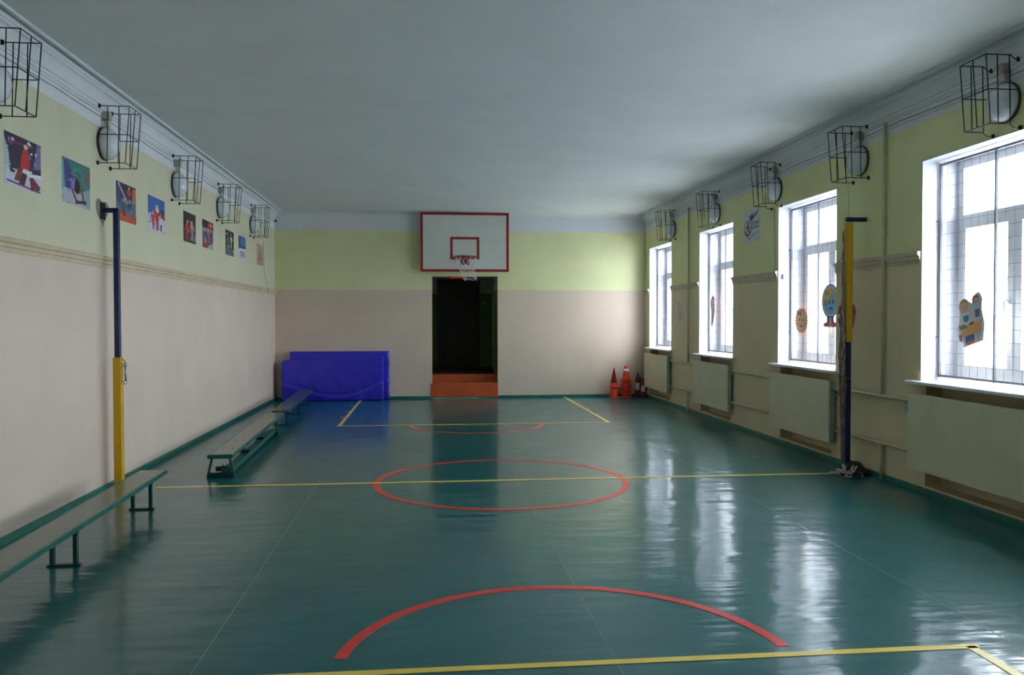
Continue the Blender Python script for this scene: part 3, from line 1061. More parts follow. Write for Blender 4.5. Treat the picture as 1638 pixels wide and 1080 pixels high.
core = MB()
cn, cm = 28, 9
for j in range(cm):
    f = j / (cm - 1)
    for i in range(cn):
        a = 2 * math.pi * i / cn
        rr = math.cos(f * math.pi / 2) * (1 + 0.12 * math.sin(3 * a + 2 * f) + 0.08 * math.sin(7 * a))
        core.v.append((4.44 + 0.125 * rr * math.cos(a), 8.21 + 0.16 * rr * math.sin(a), 0.125 * math.sin(f * math.pi / 2) * (1 + 0.1 * math.sin(5 * a))))
for j in range(cm - 1):
    for i in range(cn):
        core.f.append((j * cn + i, j * cn + (i + 1) % cn, (j + 1) * cn + (i + 1) % cn, (j + 1) * cn + i)); core.sm.append(True)
heap(core, 0.004, 0.008, 110, 4.43, 8.21, 0.13, 0.17, 0.14)
core.build('floor_heap', mat('net_dark', (74, 56, 50), 0.95, noise=0.3, nscale=30), nv)['kind'] = 'stuff'
hpb = MB()
heap(hpb, 0.007, 0.012, 18, 4.36, 8.16, 0.11, 0.14, 0.12, 1.2)
hpb.tube([(4.33, 8.20, 0.05), (4.27, 8.23, 0.02), (4.23, 8.25, 0.012), (4.20, 8.26, 0.012)], 0.012, 6)
hpb.build('heap_tape', MATS['net_grey'], nv)['kind'] = 'stuff'

# ------------------------------------------------------------------ benches
def bench_plain(name, label, x, y, rot, length, wd, top, legs, foot_w):
    """origin at the far end centre on the floor; the bench runs towards -y"""
    t = thing(name, label, 'bench', (x, y, 0), 'gym benches along the left wall')
    t.rotation_euler = (0, 0, rot)
    def L(mb, nm, m):
        o = bpy.data.objects.new(nm, mb.mesh(nm, MATS[m])); COL.objects.link(o); o.parent = t
        return o
    L(MB().bbox(-wd / 2, wd / 2, -length, 0, top - 0.03, top, 0.005), 'seat_plank', 'bench_top')
    for s in (-1, 1):
        L(MB().bbox(s * (wd / 2 - 0.004), s * (wd / 2 + 0.012), -length, 0, top - 0.036, top + 0.001, 0.004), 'edge_strip', 'bench_paint')
    for ly in legs:
        for s in (-1, 1):
            xo = s * (foot_w / 2 - 0.03)
            L(MB().extrude_y([(xo - 0.012, 0.012), (xo + 0.012, 0.012), (xo + 0.012, top - 0.08), (xo + 0.022, top - 0.036), (xo - 0.022, top - 0.036), (xo - 0.012, top - 0.08)], -ly - 0.018, -ly + 0.018), 'leg', 'bench_iron')
        L(MB().bbox(-foot_w / 2, foot_w / 2, -ly - 0.02, -ly + 0.02, 0.0, 0.014, 0.003), 'foot_bar', 'bench_iron')
    for k in range(4):
        L(MB().lathe([(0.008, 0), (0.008, 0.0015)], (wd / 2 - 0.04, -0.3 - k * 0.9, top), 10), 'bolt_head', 'steel')
    return t


bench_plain('gym_bench', 'low green bench with upright legs, nearest the camera along the left wall', -2.45, 7.66, math.radians(1.65), 3.94, 0.215, 0.28, (0.34, 1.97, 3.6), 0.205)
bench_plain('gym_bench', 'low green bench with thin upright legs, farthest one, ending at the blue mats', -2.385, 16.55, math.radians(2.3), 3.75, 0.23, 0.25, (0.5, 2.1, 3.6), 0.21)

bt = thing('gym_bench', 'low green gymnastic bench with splayed legs and a floor beam, middle of three', 'bench', (-2.127, 8.72, 0), 'gym benches along the left wall')
bt.rotation_euler = (0, 0, math.radians(2.0))
def L2(mb, nm, m, par=None):
    o = bpy.data.objects.new(nm, mb.mesh(nm, MATS[m])); COL.objects.link(o); o.parent = par or bt
    return o
BL = 3.85
L2(MB().bbox(-0.115, 0.115, 0, BL, 0.205, 0.24, 0.005), 'seat_plank', 'bench_top')
L2(MB().bbox(-0.127, 0.127, -0.012, 0.0, 0.198, 0.24, 0.005), 'end_board', 'bench_paint')
for s in (-1, 1):
    L2(MB().bbox(s * 0.113, s * 0.127, -0.0, BL, 0.200, 0.2405, 0.004), 'edge_strip', 'bench_paint')
for ly in (0.03, 3.2):
    for s in (-1, 1):
        L2(MB().extrude_y([(s * 0.075, 0.2), (s * 0.10, 0.2), (s * 0.142, 0.0), (s * 0.122, 0.0)], ly - 0.012, ly + 0.012), 'leg', 'bench_paint')
    L2(MB().bbox(-0.13, 0.13, ly - 0.03, ly + 0.03, 0.0, 0.05, 0.005), 'foot_bar', 'bench_iron')
L2(MB().bbox(0.0, 0.10, 0.06, 3.19, 0.03, 0.085, 0.006), 'floor_beam', 'bench_paint')
for ly in (1.15, 2.2):
    L2(MB().bbox(0.03, 0.045, ly - 0.02, ly + 0.02, 0.085, 0.2, 0.003), 'post', 'bench_iron')
    L2(MB().bbox(-0.02, 0.09, ly - 0.05, ly + 0.05, 0.085, 0.105, 0.003), 'bracket', 'iron_black')
L2(MB().bbox(-0.07, 0.06, 0.1, 0.16, 0.05, 0.095, 0.004).tube([(0, 0.13, 0.09), (0, 0.13, 0.115)], 0.006, 6), 'clamp', 'bench_iron')
for k in range(6):
    for s in (-1, 1):
        L2(MB().lathe([(0.009, 0), (0.009, 0.0015)], (s * 0.05, 0.4 + k * 0.62, 0.24), 10), 'bolt_head', 'iron_black')

# ------------------------------------------------------------------ blue mats leaning on the end wall
def gym_mat(label, x0, x1, z1, thick, ybase, lean, slope, seed):
    rr = random.Random(seed)
    w, h = x1 - x0, z1
    t = thing('gym_mat', label, 'mat', ((x0 + x1) / 2, ybase, 0), 'blue gym mats')
    nx, nz_ = 64, 32
    mb = MB()

    def front(u, v):
        # bulging vinyl with a folded crease sagging across the lower half
        d = 0.018 * (math.sin(math.pi * u) * math.sin(math.pi * v)) ** 0.5
        crease = 0.44 - 0.30 * math.sin(math.pi * min(1, u * 0.95)) ** 1.4 + 0.10 * max(0, u - 0.7)
        e = v - crease
        d -= 0.016 * math.exp(-(e / 0.022) ** 2)
        d += 0.016 * math.exp(-((e + 0.07) / 0.05) ** 2)
        e2 = v - (0.10 + 0.55 * (u - 0.57)) if u > 0.57 else 9
        d -= 0.016 * math.exp(-(e2 / 0.03) ** 2)
        d += 0.006 * math.sin(u * 23 + 5 * v + seed) * (1 - v) + 0.004 * math.sin(u * 51 + 9 * v)
        d += 0.014 * math.exp(-((u - 0.58) / 0.03) ** 2 - ((v - 0.12) / 0.08) ** 2)
        return d
    edge = [0, 0.006, 0.016, 0.03]
    us = [0, 0.004, 0.010] + [0.02 + 0.96 * i / (nx - 1) for i in range(nx)] + [0.990, 0.996, 1]
    vs_ = [0, 0.008, 0.02] + [0.04 + 0.92 * i / (nz_ - 1) for i in range(nz_)] + [0.98, 0.992, 1]
    NU, NV = len(us), len(vs_)

    def pt(u, v, back):
        zt = h * v - (1 - u) * slope * v
        rnd = 0.028 * (max(0, 1 - u / 0.012) ** 2 + max(0, 1 - (1 - u) / 0.012) ** 2 + max(0, 1 - v / 0.022) ** 2 + max(0, 1 - (1 - v) / 0.022) ** 2)
        yy = ybase + lean * v
        if back:
            yy += thick - min(rnd, 0.03)
        else:
            yy += min(rnd, 0.03) - front(u, v)
        return (x0 + w * u + 0.006 * math.sin(v * 17 + seed) * (u > 0.95), yy, zt)
    for back in (0, 1):
        k = len(mb.v)
        for v in vs_:
            for u in us:
                mb.v.append(pt(u, v, back))
        for j in range(NV - 1):
            for i in range(NU - 1):
                a = k + j * NU + i
                mb.f.append((a, a + 1, a + 1 + NU, a + NU)); mb.sm.append(True)
    k2 = NU * NV
    rim_ = [j for j in range(NU)] + [j * NU + NU - 1 for j in range(1, NV)] + [(NV - 1) * NU + i for i in range(NU - 2, -1, -1)] + [j * NU for j in range(NV - 2, 0, -1)]
    for i in range(len(rim_)):
        a, b_ = rim_[i], rim_[(i + 1) % len(rim_)]
        mb.f.append((a, b_, b_ + k2, a + k2)); mb.sm.append(False)
    mb.build('vinyl_cover', MATS['mat_blue'], t)
    sm = MB()
    for uu in (0.003, 0.997):
        sm.tube([tuple(Vector(pt(uu, v, 0)) + Vector((0, -0.004, 0))) for v in vs_[2:-2:3]], 0.006, 6)
    sm.build('side_piping', MATS['mat_blue'], t)
    return t


gym_mat('blue vinyl gym mat standing against the end wall, taller one at the back', -2.76, -0.785, 0.985, 0.13, YB - 0.155, 0.02, 0.0, 1)
gym_mat('blue vinyl gym mat leaning in front of the taller mat, creased cover', -2.90, -0.885, 0.885, 0.12, YB - 0.32, 0.03, 0.07, 4)

# ------------------------------------------------------------------ cones and extinguishers
def cone(label, x, y, z, r0, r1, hgt, fl, m, band=False, group='orange training cones'):
    t = thing('training_cone', label, 'cone', (x, y, z), group)
    inst('body', cached('cone_%s_%.3f_%.3f' % (m, r0, hgt), lambda: MB().lathe([(r0, 0.008), (r0 * 0.98, 0.02), (r1 * 1.25, hgt * 0.92), (r1, hgt), (r1 * 0.8, hgt), (r1 * 0.8, hgt * 0.9), (r0 - 0.006, 0.02), (r0 - 0.005, 0.008), (r0, 0.008)], (0, 0, 0), 28, caps=False), MATS[m]), t, (0, 0, 0))
    inst('flange', cached('flange_%s_%.3f' % (m, fl), lambda: MB().lathe([(r0 - 0.005, 0), (fl, 0), (fl + 0.004, 0.006), (fl, 0.014), (r0, 0.02), (r0 - 0.005, 0)], (0, 0, 0), 28, caps=False), MATS[m]), t, (0, 0, 0))
    if band:
        f = lambda z: r0 * 0.98 + (r1 * 1.25 - r0 * 0.98) * (z - 0.02) / (hgt * 0.9)
        inst('white_band', cached('cone_band', lambda: MB().lathe([(f(0.165) + 0.001, 0.165), (f(0.165) + 0.002, 0.165), (f(0.225) + 0.002, 0.225), (f(0.225) + 0.001, 0.225)], (0, 0, 0), 28), MATS['band_white']), t, (0, 0, 0))
    return t


cyy = YB - 0.19
cone('orange cone at the bottom of the left-hand stack of cones', 3.865, cyy, 0.0, 0.082, 0.068, 0.20, 0.118, 'cone_orange')
cone('orange cone with wide flange in the middle of the left-hand stack', 3.868, cyy, 0.205, 0.076, 0.045, 0.155, 0.104, 'cone_orange')
cone('dark red cone on top of the left-hand stack of cones', 3.866, cyy, 0.30, 0.066, 0.010, 0.315, 0.064, 'cone_darkred')
NM = ['lowest', 'second', 'third', 'fourth', 'fifth', 'sixth', 'seventh']
for k in range(7):
    cone('orange cone in the right-hand stack, %s from the floor' % NM[k], 4.125 + 0.003 * ((k * 37) % 3 - 1), cyy, 0.052 * k, 0.082, 0.028, 0.30, 0.118, 'cone_orange')
cone('orange cone with a white band on top of the right-hand stack', 4.125, cyy, 0.364, 0.082, 0.028, 0.30, 0.118, 'cone_orange', True)


def extinguisher(label, x, y, hgt, ang):
    t = thing('fire_extinguisher', label, 'extinguisher', (x, y, 0), 'fire extinguishers')
    r = 0.052
    MB().lathe([(r * 0.9, 0), (r, 0.01), (r, hgt * 0.72), (r * 0.9, hgt * 0.79), (r * 0.55, hgt * 0.84), (r * 0.4, hgt * 0.86)], (x, y, 0), 24).build('cylinder', MATS['ext_red'], t)
    MB().lathe([(r * 0.38, hgt * 0.86), (r * 0.38, hgt * 0.92)], (x, y, 0), 12).build('valve', MATS['rubber_black'], t)
    MB().bbox(x - 0.015, x + 0.015, y - 0.07, y + 0.02, hgt * 0.92, hgt * 0.95, 0.004).bbox(x - 0.012, x + 0.012, y - 0.06, y + 0.02, hgt * 0.97, hgt, 0.004).build('lever', MATS['rubber_black'], t)
    MB().tube([(x + 0.02, y, hgt * 0.89), (x + 0.06, y - 0.01, hgt * 0.86), (x + 0.068, y - 0.01, hgt * 0.6), (x + 0.06, y - 0.01, hgt * 0.35)], 0.009, 8).build('hose', MATS['rubber_black'], t)
    # paper label wrapped round the front
    lb = MB(); k = 10
    for i in range(k + 1):
        a = ang + (-0.9 + 1.8 * i / k)
        for z in (hgt * 0.28, hgt * 0.58):
            lb.v.append((x + (r + 0.0015) * math.cos(a), y + (r + 0.0015) * math.sin(a), z))
    for i in range(k):
        lb.f.append((2 * i, 2 * i + 2, 2 * i + 3, 2 * i + 1)); lb.sm.append(True)
    lb.build('paper_label', MATS['label_white'], t)


extinguisher('red fire extinguisher with black valve beside the cones, taller one behind', 4.395, YB - 0.085, 0.50, math.radians(-100))
extinguisher('red fire extinguisher with white label in front by the radiator cover', 4.492, YB - 0.195, 0.40, math.radians(-105))

# ------------------------------------------------------------------ posters on the left wall
def fig(u, v, s, shirt, legs, skin=(205, 160, 130), lean=0.0):
    """small standing player: head, torso, arms, legs"""
    S = []
    S.append(([(u - 0.05 * s, v), (u - 0.005 * s, v), (u + lean * s, v + 0.26 * s), (u - 0.07 * s + lean * s, v + 0.26 * s)], legs))
    S.append(([(u + 0.02 * s, v), (u + 0.07 * s, v), (u + 0.07 * s + lean * s, v + 0.26 * s), (u + lean * s, v + 0.26 * s)], legs))
    S.append(([(u - 0.08 * s + lean * s, v + 0.24 * s), (u + 0.08 * s + lean * s, v + 0.24 * s), (u + 0.11 * s + 1.6 * lean * s, v + 0.5 * s), (u - 0.11 * s + 1.6 * lean * s, v + 0.5 * s)], shirt))
    S.append((quad_line((u - 0.1 * s + 1.5 * lean * s, v + 0.47 * s), (u - 0.2 * s + lean * s, v + 0.3 * s), 0.05 * s), shirt))
    S.append((quad_line((u + 0.1 * s + 1.5 * lean * s, v + 0.47 * s), (u + 0.2 * s + lean * s, v + 0.33 * s), 0.05 * s), shirt))
    S.append((ell(u + 1.8 * lean * s, v + 0.58 * s, 0.05 * s, 0.075 * s, 12), skin))
    return S


def spots(n, u0, v0, u1, v1, cols, rs, seed):
    r = random.Random(seed)
    return [(ell(r.uniform(u0, u1), r.uniform(v0, v1), rs * r.uniform(.4, 1), rs * r.uniform(.4, 1), 8), r.choice(cols)) for _ in range(n)]


PO = []
# 1 ice hockey
s = [(rect(0, 0.0, 1, 1), (44, 34, 66)), (rect(0, 0, 1, 0.34), (196, 200, 220)), ([(0, .34), (0.45, .30), (1, .38), (1, .30), (0, .26)], (230, 230, 236)),
     ([(0.0, .9), (.12, .6), (.12, .3), (0, .25)], (176, 190, 204)), ([(0.12, .86), (.75, .9), (.75, .86), (.12, .82)], (150, 36, 66)), ([(.78, .45), (1, .5), (1, 1), (.9, 1)], (130, 108, 166))]
s += spots(9, .1, .55, .9, .95, [(120, 130, 190), (200, 210, 235), (80, 60, 120)], .04, 1)
s += [([(.42, .38), (.66, .34), (.68, .62), (.62, .80), (.5, .80), (.44, .62)], (196, 34, 30)), (ell(.57, .84, .06, .05, 10), (220, 210, 200)),
      ([(.45, .30), (.72, .26), (.74, .38), (.5, .40)], (226, 224, 228)), ([(.36, .06), (.52, .06), (.6, .30), (.46, .32)], (64, 40, 40)), ([(.70, .06), (.90, .02), (.98, .12), (.76, .28), (.66, .26)], (120, 30, 34)),
      ([(.24, .12), (.40, .12), (.46, .36), (.36, .40)], (130, 56, 40)), (ell(.2, .30, .08, .05, 10), (60, 40, 40)), (quad_line((.05, .08), (.95, -.0 + .02), .04), (120, 70, 120))]
PO.append(('poster of an ice hockey player in a red jersey, nearest the camera', s))
# 2 luge
s = [(rect(0, 0, 1, 1), (52, 118, 116)), ([(0, .2), (.2, .3), (.3, .6), (.1, 1), (0, 1)], (80, 170, 172)), ([(.1, .3), (.3, .36), (.36, .7), (.16, 1), (.06, 1)], (60, 52, 130)),
     (rect(0, 0, 1, .34), (176, 180, 188)), ([(.66, .34), (1, .5), (1, .05), (.7, .06)], (150, 168, 182)), (ell(.55, .72, .2, .14, 16), (62, 140, 120)), (ell(.55, .70, .13, .09, 14), (40, 104, 100)),
     ([(.82, .55), (1, .6), (1, .95), (.9, .9)], (128, 84, 84)), ([(.3, .34), (.7, .3), (.74, .6), (.5, .7), (.34, .62)], (72, 118, 90)), (ell(.52, .46, .1, .19, 16), (30, 26, 34)), ([(.3, .56), (.46, .66), (.42, .36), (.3, .3)], (118, 110, 190)),
     (quad_line((.34, .34), (.52, .06), .05), (130, 40, 60)), (quad_line((.7, .4), (.74, .08), .05), (100, 50, 60)), ([(.44, .04), (.8, .1), (.84, .18), (.5, .12)], (38, 50, 50))]
PO.append(('poster of a sledder in green and purple on ice, second from the camera', s))
# 3 volleyball
s = [(rect(0, 0, 1, 1), (70, 120, 140)), (rect(0, .62, 1, 1), (48, 44, 70)), ([(0, 1), (.25, 1), (.2, .4), (0, .5)], (66, 60, 120)), (rect(.82, .55, 1, .95), (190, 110, 54)), (rect(0, 0, 1, .2), (190, 80, 44)), ([(0, .2), (1, .1), (1, .22), (0, .28)], (160, 70, 52)),
     (quad_line((.1, .98), (.75, .32), .05), (190, 190, 200)), (quad_line((.2, .9), (.3, .2), .02), (50, 40, 60))]
s += fig(.38, .14, .7, (90, 76, 90), (60, 50, 80)) + fig(.66, .16, .7, (60, 60, 130), (110, 120, 150)) + fig(.58, .56, .6, (190, 50, 60), (60, 60, 150), lean=.04)
PO.append(('poster of volleyball players at the net, orange floor, behind the blue pole', s))
# 4 skiers
s = [(rect(0, 0, 1, 1), (40, 96, 170)), (rect(0, 0, 1, .48), (196, 206, 222)), ([(0, .48), (.4, .56), (.6, .46), (1, .52), (1, .4), (0, .4)], (170, 190, 220)), (rect(.72, .42, 1, .7), (60, 70, 90)), (rect(.84, .45, 1, .62), (120, 60, 66))]
s += fig(.3, .06, .85, (190, 40, 44), (170, 30, 36)) + fig(.76, .06, .78, (225, 200, 210), (180, 36, 40)) + fig(.53, .06, 1.15, (190, 50, 50), (150, 40, 46)) + [(ell(.53, .68, .1, .12, 12), (226, 214, 224)), (quad_line((.03, .2), (.35, .36), .025), (60, 80, 140))]
PO.append(('poster of three athletes in red and white under a blue sky, fourth from the camera', s))
# 5 figure skating / hockey team, dark
s = [(rect(0, 0, 1, 1), (52, 32, 40)), (rect(0, 0, 1, .12), (70, 36, 44)), (rect(.5, .08, 1, .34), (96, 120, 132)), (rect(.86, .3, 1, .9), (96, 40, 50))]
s += fig(.3, .08, .95, (190, 46, 40), (200, 60, 50)) + fig(.7, .1, 1.0, (170, 160, 170), (150, 130, 140)) + fig(.55, .2, .8, (180, 60, 54), (90, 40, 44)) + spots(8, .15, .3, .9, .75, [(210, 190, 190), (170, 50, 50), (90, 130, 140)], .05, 5)
PO.append(('dark poster of players in red and white uniforms, fifth from the camera', s))
s = [(rect(0, 0, 1, 1), (120, 116, 140)), (rect(0, .72, 1, 1), (44, 36, 48)), (ell(.74, .86, .24, .12, 16), (186, 36, 44)), (ell(.78, .88, .06, .04, 10), (225, 190, 190)), (rect(0, 0, 1, .22), (170, 70, 52)), ([(.4, 0), (1, 0), (1, .3), (.8, .24)], (150, 160, 172))]
s += fig(.25, .16, .85, (80, 90, 150), (150, 150, 170)) + fig(.5, .16, .9, (170, 90, 96), (130, 60, 66)) + fig(.78, .18, .85, (90, 80, 130), (120, 60, 70))
PO.append(('poster of a team with a red banner above them, sixth from the camera', s))
s = [(rect(0, 0, 1, 1), (44, 38, 40)), (rect(0, 0, 1, .13), (60, 100, 160)), ([(0, .13), (1, .10), (1, .24), (0, .30)], (120, 104, 84)), ([(.85, .2), (1, .2), (1, .9), (.9, .9)], (90, 50, 44)), ([(.05, .85), (.3, .9), (.34, .84), (.1, .78)], (170, 180, 170))]
s += fig(.68, .3, .9, (206, 206, 206), (196, 196, 200)) + fig(.3, .28, .75, (150, 160, 160), (110, 120, 130)) + [(ell(.45, .52, .2, .14, 14), (26, 24, 34))] + spots(7, .1, .2, .9, .4, [(190, 190, 190), (110, 140, 150)], .05, 8)
PO.append(('dark poster of a player in white above a blue strip, seventh from the camera', s))
s = [(rect(0, 0, 1, 1), (206, 212, 222)), (rect(0, .5, 1, 1), (62, 110, 186)), ([(0, .42), (.3, .5), (.3, .9), (0, 1)], (34, 66, 84)), ([(.3, .46), (1, .5), (1, .58), (.3, .62)], (40, 62, 140))]
for k in range(6):
    s.append((quad_line((.2 + .13 * k, .08), (.28 + .12 * k, .36), .04), (60, 64, 76)))
s += [(quad_line((.3, .34), (.9, .16), .05), (70, 76, 90))]
PO.append(('blue and white winter sport poster, eighth from the camera', s))
s = [(rect(0, 0, 1, 1), (176, 158, 140)), (rect(0, 0, 1, .4), (172, 136, 122))]
for k in range(5):
    s.append((quad_line((.25 + .1 * k, .3), (.28 + .1 * k, .78 - .05 * (k % 2)), .035), (122, 92, 84)))
s += [(ell(.5, .45, .07, .2, 12), (120, 70, 64))]
PO.append(('faded brownish poster, last one before the far left corner', s))
PY = [(6.68, .575), (7.64, .585), (8.845, .56), (9.795, .585), (11.11, .56), (12.0, .58), (13.285, .55), (14.155, .53), (15.645, .59)]
rp_ = random.Random(21)
for (yc, w), (lab, s) in zip(PY, PO):
    base = list(s)
    for k in range(70):
        pts, c = rp_.choice(base)
        a, b_ = rp_.choice(pts), rp_.choice(pts)
        t = rp_.random()
        u, v = a[0] + (b_[0] - a[0]) * t, a[1] + (b_[1] - a[1]) * t
        e = rp_.uniform(0.01, 0.035)
        u, v = min(max(u, e), 1 - e), min(max(v, e), 1 - e)
        j_ = rp_.uniform(-38, 38)
        c = tuple(min(255, max(0, q + j_)) for q in c)
        s.append((ell(u, v, e, e * rp_.uniform(0.5, 1.0), 6, rp_.uniform(0, 3)), c))
    me = print_mesh('sports_poster', w, 0.385, s, '+X')
    o = bpy.data.objects.new('sports_poster', me); COL.objects.link(o)
    o.location = (XL, yc, 2.82)
    tag(o, lab, 'poster', 'sports posters on the left wall')

# ------------------------------------------------------------------ sign on the window wall
sg = thing('sports_sign', 'white sign with flag swoosh and runner emblem on the window wall', 'sign', (XR, 11.345, 2.948))
s = [(rect(0, 0, 1, 1), (206, 214, 222)), ([(.30, .83), (.55, .93), (.72, .90), (.90, .98), (.72, .84), (.5, .83), (.36, .78)], (140, 176, 200)), ([(.33, .80), (.5, .84), (.7, .82), (.92, .98), (.80, .80), (.55, .74), (.40, .74)], (40, 48, 100)), ([(.36, .75), (.55, .79), (.76, .80), (.62, .73), (.46, .66), (.38, .70)], (170, 30, 44)),
     (ell(.24, .44, .235, .245, 32), (36, 34, 56)), (ell(.24, .44, .205, .22, 32), (206, 214, 222)),
     (ell(.24, .44, .235, .245, 20, 0, math.pi * 1.08, math.pi * 1.92) + list(reversed(ell(.24, .46, .19, .19, 20, 0, math.pi * 1.08, math.pi * 1.92))), (160, 40, 40)),
     (ell(.26, .60, .055, .04, 12), (40, 50, 90)), ([(.18, .42), (.30, .40), (.34, .55), (.22, .57)], (44, 60, 110)), (quad_line((.22, .54), (.10, .46), .04), (44, 60, 110)), (quad_line((.32, .53), (.40, .42), .05), (110, 170, 190)),
     (quad_line((.22, .42), (.14, .26), .05), (150, 36, 40)), (quad_line((.28, .41), (.38, .28), .05), (40, 40, 70)), (quad_line((.14, .72), (.17, .64), .025), (36, 34, 56)), (quad_line((.40, .70), (.36, .62), .025), (36, 34, 56)),
     ([(.27, .12), (.31, .12), (.62, .24), (.98, .29), (.98, .275), (.62, .22), (.33, .08)], (30, 34, 60)), (quad_line((.26, .2), (.30, .09), .025), (30, 34, 60))]
me = print_mesh('sign_board', 0.567, 0.452, s, '-X', thick=0.006)
o = bpy.data.objects.new('sign_board', me); COL.objects.link(o); o.parent = sg
rt = (math.radians(90), 0, math.radians(-90))
tc_ = mat('sign_text', (84, 44, 40), 0.5)
text_obj('ЗА', 0.06, 'lettering', mat('sign_text_blue', (60, 62, 96), 0.5), sg, (-0.017, -0.02, 0.082), rt, 0.0005)
text_obj('ЗДОРОВЫЙ', 0.066, 'lettering', tc_, sg, (-0.017, -0.13, 0.028), rt, 0.0005, 0.74)
text_obj('ОБРАЗ ЖИЗНИ', 0.058, 'lettering', tc_, sg, (-0.017, -0.13, -0.033), rt, 0.0005, 0.66)

# ------------------------------------------------------------------ cut-out decals
GXW = XR + 0.155     # on the room side of the grilles


def decal(name, label, x, y, z, w, h, shapes, outline, backing, cat='cutout', axis='-X'):
    me = print_mesh(name, w, h, shapes, axis, thick=0.002, outline=outline, backing=backing)
    o = bpy.data.objects.new(name, me); COL.objects.link(o)
    o.location = (x, y, z)
    return tag(o, label, cat, 'paper cut-outs')


# two pupils at a desk
outl = [(.28, .03), (.95, .17), (.99, .45), (.88, .72), (.9, .9), (.80, 1.0), (.66, .99), (.58, .80), (.44, .84), (.30, .90), (.14, .86), (.04, .76), (.10, .60), (.05, .42), (.02, .36), (.10, .18), (.22, .14)]
skin = (228, 178, 148)
s = [(outl, (206, 204, 200)), (ell(.66, .86, .13, .10, 14), (140, 74, 60)), (ell(.69, .84, .10, .08, 14), skin), ([(.60, .80), (.80, .84), (.86, .56), (.64, .52)], (196, 200, 206)), ([(.64, .70), (.82, .72), (.82, .58), (.66, .57)], (112, 110, 160)),
     (ell(.24, .76, .17, .13, 16), (200, 154, 76)), (ell(.26, .73, .135, .10, 16), skin), ([(.14, .62), (.42, .66), (.50, .44), (.12, .40)], (220, 214, 204)), ([(.22, .58), (.42, .61), (.44, .52), (.34, .47), (.24, .50)], (40, 140, 176)),
     ([(.44, .62), (.62, .66), (.58, .50), (.46, .48)], (214, 202, 190)), ([(.06, .36), (.90, .54), (.90, .49), (.10, .30)], (230, 176, 106)), ([(.12, .30), (.88, .49), (.90, .34), (.24, .18)], (222, 164, 92)),
     ([(.05, .40), (.28, .44), (.42, .38), (.12, .33)], (108, 128, 96)), ([(.44, .46), (.62, .50), (.60, .45), (.46, .42)], (140, 56, 60)), ([(.3, .22), (.64, .28), (.66, .14), (.34, .10)], (60, 96, 150)),
     (ell(.44, .11, .08, .035, 10, .2), (230, 110, 60)), (ell(.58, .145, .08, .035, 10, .2), (230, 110, 60)), ([(.70, .30), (.88, .33), (.84, .17), (.74, .16)], (176, 176, 186)), ([(.06, .24), (.18, .26), (.20, .14), (.12, .12)], (150, 100, 160))]
for (u, v) in ((.22, .73), (.31, .745), (.66, .84), (.735, .85)):
    s.append((ell(u, v, .014, .014, 8), (60, 44, 40)))
s.append((quad_line((.24, .685), (.30, .69), .012), (190, 80, 80)))
decal('window_cutout', 'paper cut-out of two pupils at a desk on the nearest window grille', GXW, 6.80, 1.605, 0.37, 0.50, s, outl, (206, 204, 200))

# sun with a face
n = 26
outl = []
for k in range(n * 2):
    a = math.pi * k / n
    r = 0.5 if k % 2 == 0 else 0.39
    outl.append((.5 + r * math.cos(a), .5 + r * math.sin(a)))
s = [(outl, (204, 138, 66)), (ell(.51, .49, .34, .34, 24), (226, 168, 92)), (ell(.36, .54, .05, .06, 10), (90, 80, 60)), (ell(.64, .52, .05, .06, 10), (90, 80, 60)), (ell(.5, .42, .04, .05, 10), (206, 120, 60)),
     (ell(.5, .34, .16, .07, 14, 0, math.pi, 2 * math.pi), (176, 50, 40)), (ell(.28, .40, .06, .05, 10), (226, 120, 80)), (ell(.72, .40, .06, .05, 10), (226, 120, 80)),
     ([(.2, .86), (.36, .74), (.16, .68)], (196, 40, 34)), ([(.36, .74), (.5, .84), (.46, .62)], (196, 40, 34)), (ell(.35, .74, .04, .04, 8), (160, 24, 24))]
decal('window_cutout', 'orange paper sun with a face and red bow on the middle window grille', GXW, 10.10, 1.605, 0.39, 0.37, s, outl, (204, 138, 66))

# globe with shoes
outl = ell(.5, .6, .48, .40, 30, 0, -1.2, math.pi + 1.2) + [(.30, .12), (.12, .08), (.12, .0), (.92, 0), (.92, .08), (.72, .12)]
s = [(ell(.5, .6, .47, .39, 30), (120, 84, 150)), (ell(.5, .6, .42, .35, 30), (232, 232, 236)), (ell(.5, .6, .39, .325, 30), (120, 168, 206)), ([(.14, .62), (.2, .8), (.4, .92), (.62, .90), (.7, .78), (.52, .74), (.42, .60), (.26, .50)], (226, 170, 84)),
     (ell(.24, .56, .08, .07, 12), (90, 160, 70)), (ell(.3, .80, .1, .06, 12), (110, 170, 80)), (ell(.78, .70, .08, .10, 12), (226, 170, 84)), (ell(.44, .58, .04, .05, 10), (30, 30, 40)), (ell(.66, .58, .04, .05, 10), (30, 30, 40)), (ell(.54, .45, .12, .05, 12, 0, math.pi, 2 * math.pi), (60, 70, 130)),
     (rect(.36, .08, .46, .24), (60, 66, 90)), (rect(.58, .08, .68, .24), (60, 66, 90)), (ell(.32, .05, .18, .055, 12), (222, 84, 56)), (ell(.72, .05, .18, .055, 12), (222, 84, 56))]
decal('window_cutout', 'paper globe with purple rim and red shoes on the middle window grille', GXW, 9.345, 1.785, 0.44, 0.51, s, outl, (214, 210, 206))

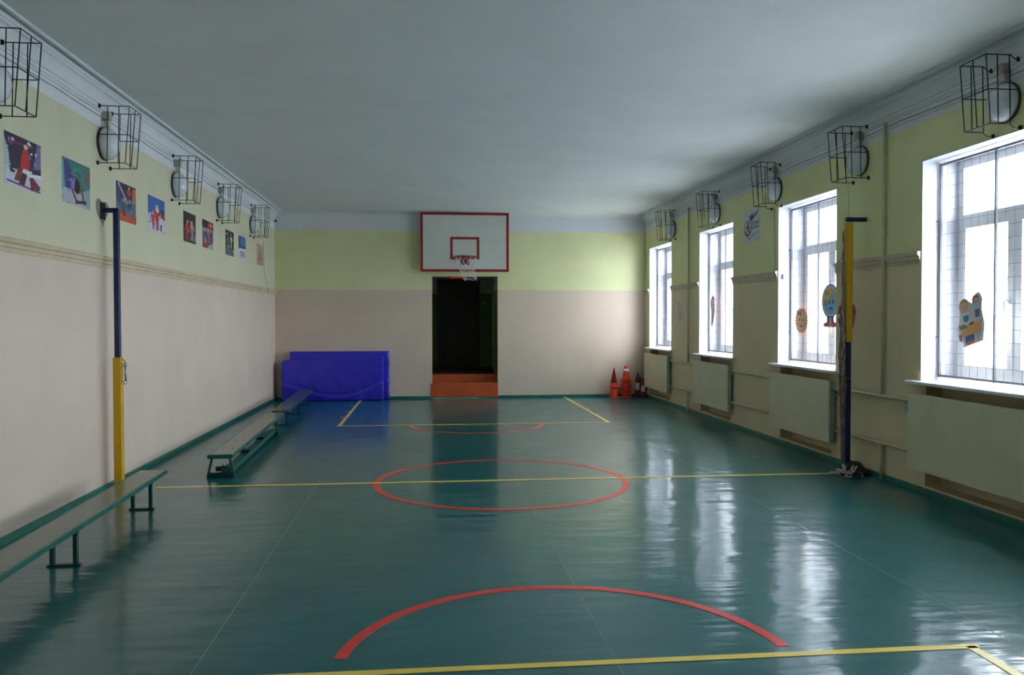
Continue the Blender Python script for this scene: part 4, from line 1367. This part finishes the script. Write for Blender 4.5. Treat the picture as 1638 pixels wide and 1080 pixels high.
# girl figure on the second window
outl = [(.30, .0), (.5, .02), (.64, .16), (.78, .34), (.9, .5), (.84, .72), (.86, .88), (.62, 1.0), (.40, .94), (.18, .80), (.22, .60), (.34, .42), (.30, .2)]
s = [(outl, (156, 98, 72)), (ell(.55, .84, .26, .13, 16), (150, 66, 54)), (ell(.58, .79, .18, .10, 14), (226, 170, 130)), ([(.3, .66), (.72, .68), (.7, .44), (.42, .42)], (206, 150, 130)), ([(.56, .6), (.86, .54), (.74, .38), (.56, .42)], (176, 140, 50)),
     ([(.40, .42), (.68, .42), (.56, .2), (.38, .2)], (128, 132, 104)), ([(.36, .2), (.52, .2), (.46, .02), (.32, .02)], (96, 70, 60)), (ell(.53, .80, .03, .02, 8), (50, 36, 30)), (ell(.66, .80, .03, .02, 8), (50, 36, 30))]
decal('window_cutout', 'small paper figure of a girl on the grille of the second window', GXW, 13.41, 1.765, 0.29, 0.52, s, outl, (156, 98, 72))

# pale faded cut-out on the pier
outl = [(.35, .02), (.7, 0), (.98, .14), (.9, .4), (.96, .52), (.74, .72), (.66, .98), (.3, 1.0), (.1, .82), (.2, .6), (.06, .42), (.2, .2)]
s = [(outl, (192, 186, 168)), ([(.2, .6), (.6, .7), (.5, .94), (.2, .86)], (176, 184, 190)), ([(.3, .3), (.8, .36), (.7, .6), (.34, .6)], (206, 184, 170)), ([(.4, .08), (.8, .14), (.76, .34), (.42, .3)], (198, 170, 150)), (ell(.56, .44, .1, .07, 10), (190, 130, 116))]
decal('wall_cutout', 'pale faded paper cut-out on the wall between the two farthest windows', XR - 0.001, 14.70, 1.765, 0.37, 0.38, s, outl, (192, 186, 168))
# red cut-out behind the net pole
outl = [(.1, .05), (.45, .0), (.85, .04), (.95, .3), (1.0, .66), (.9, .96), (.6, 1.0), (.3, .94), (.08, .92), (.02, .6), (.06, .3)]
s = [(outl, (168, 38, 50)), (rect(.2, .3, .8, .58), (120, 24, 36)), (rect(.28, .34, .72, .5), (186, 60, 60)), ([(.02, .42), (.16, .42), (.16, .6), (.03, .6)], (220, 200, 196)), ([(.02, .3), (.12, .14), (.2, .16), (.14, .4)], (110, 40, 80)), (quad_line((.9, .1), (.96, .6), .04), (210, 170, 160))]
decal('wall_cutout', 'red paper cut-out on the wall behind the yellow net pole', XR - 0.001, 8.665, 1.655, 0.40, 0.27, s, outl, (168, 38, 50))
# small scrap of pale blue paint
tag(MB().extrude_x([(7.55, .83), (7.43, .82), (7.47, .76), (7.53, .70)], XR - 0.002, XR).build('paint_scrap', mat('scrap_blue', (150, 178, 176), 0.7)), 'small pale blue paint scrap on the wall under the pipe', 'scrap')
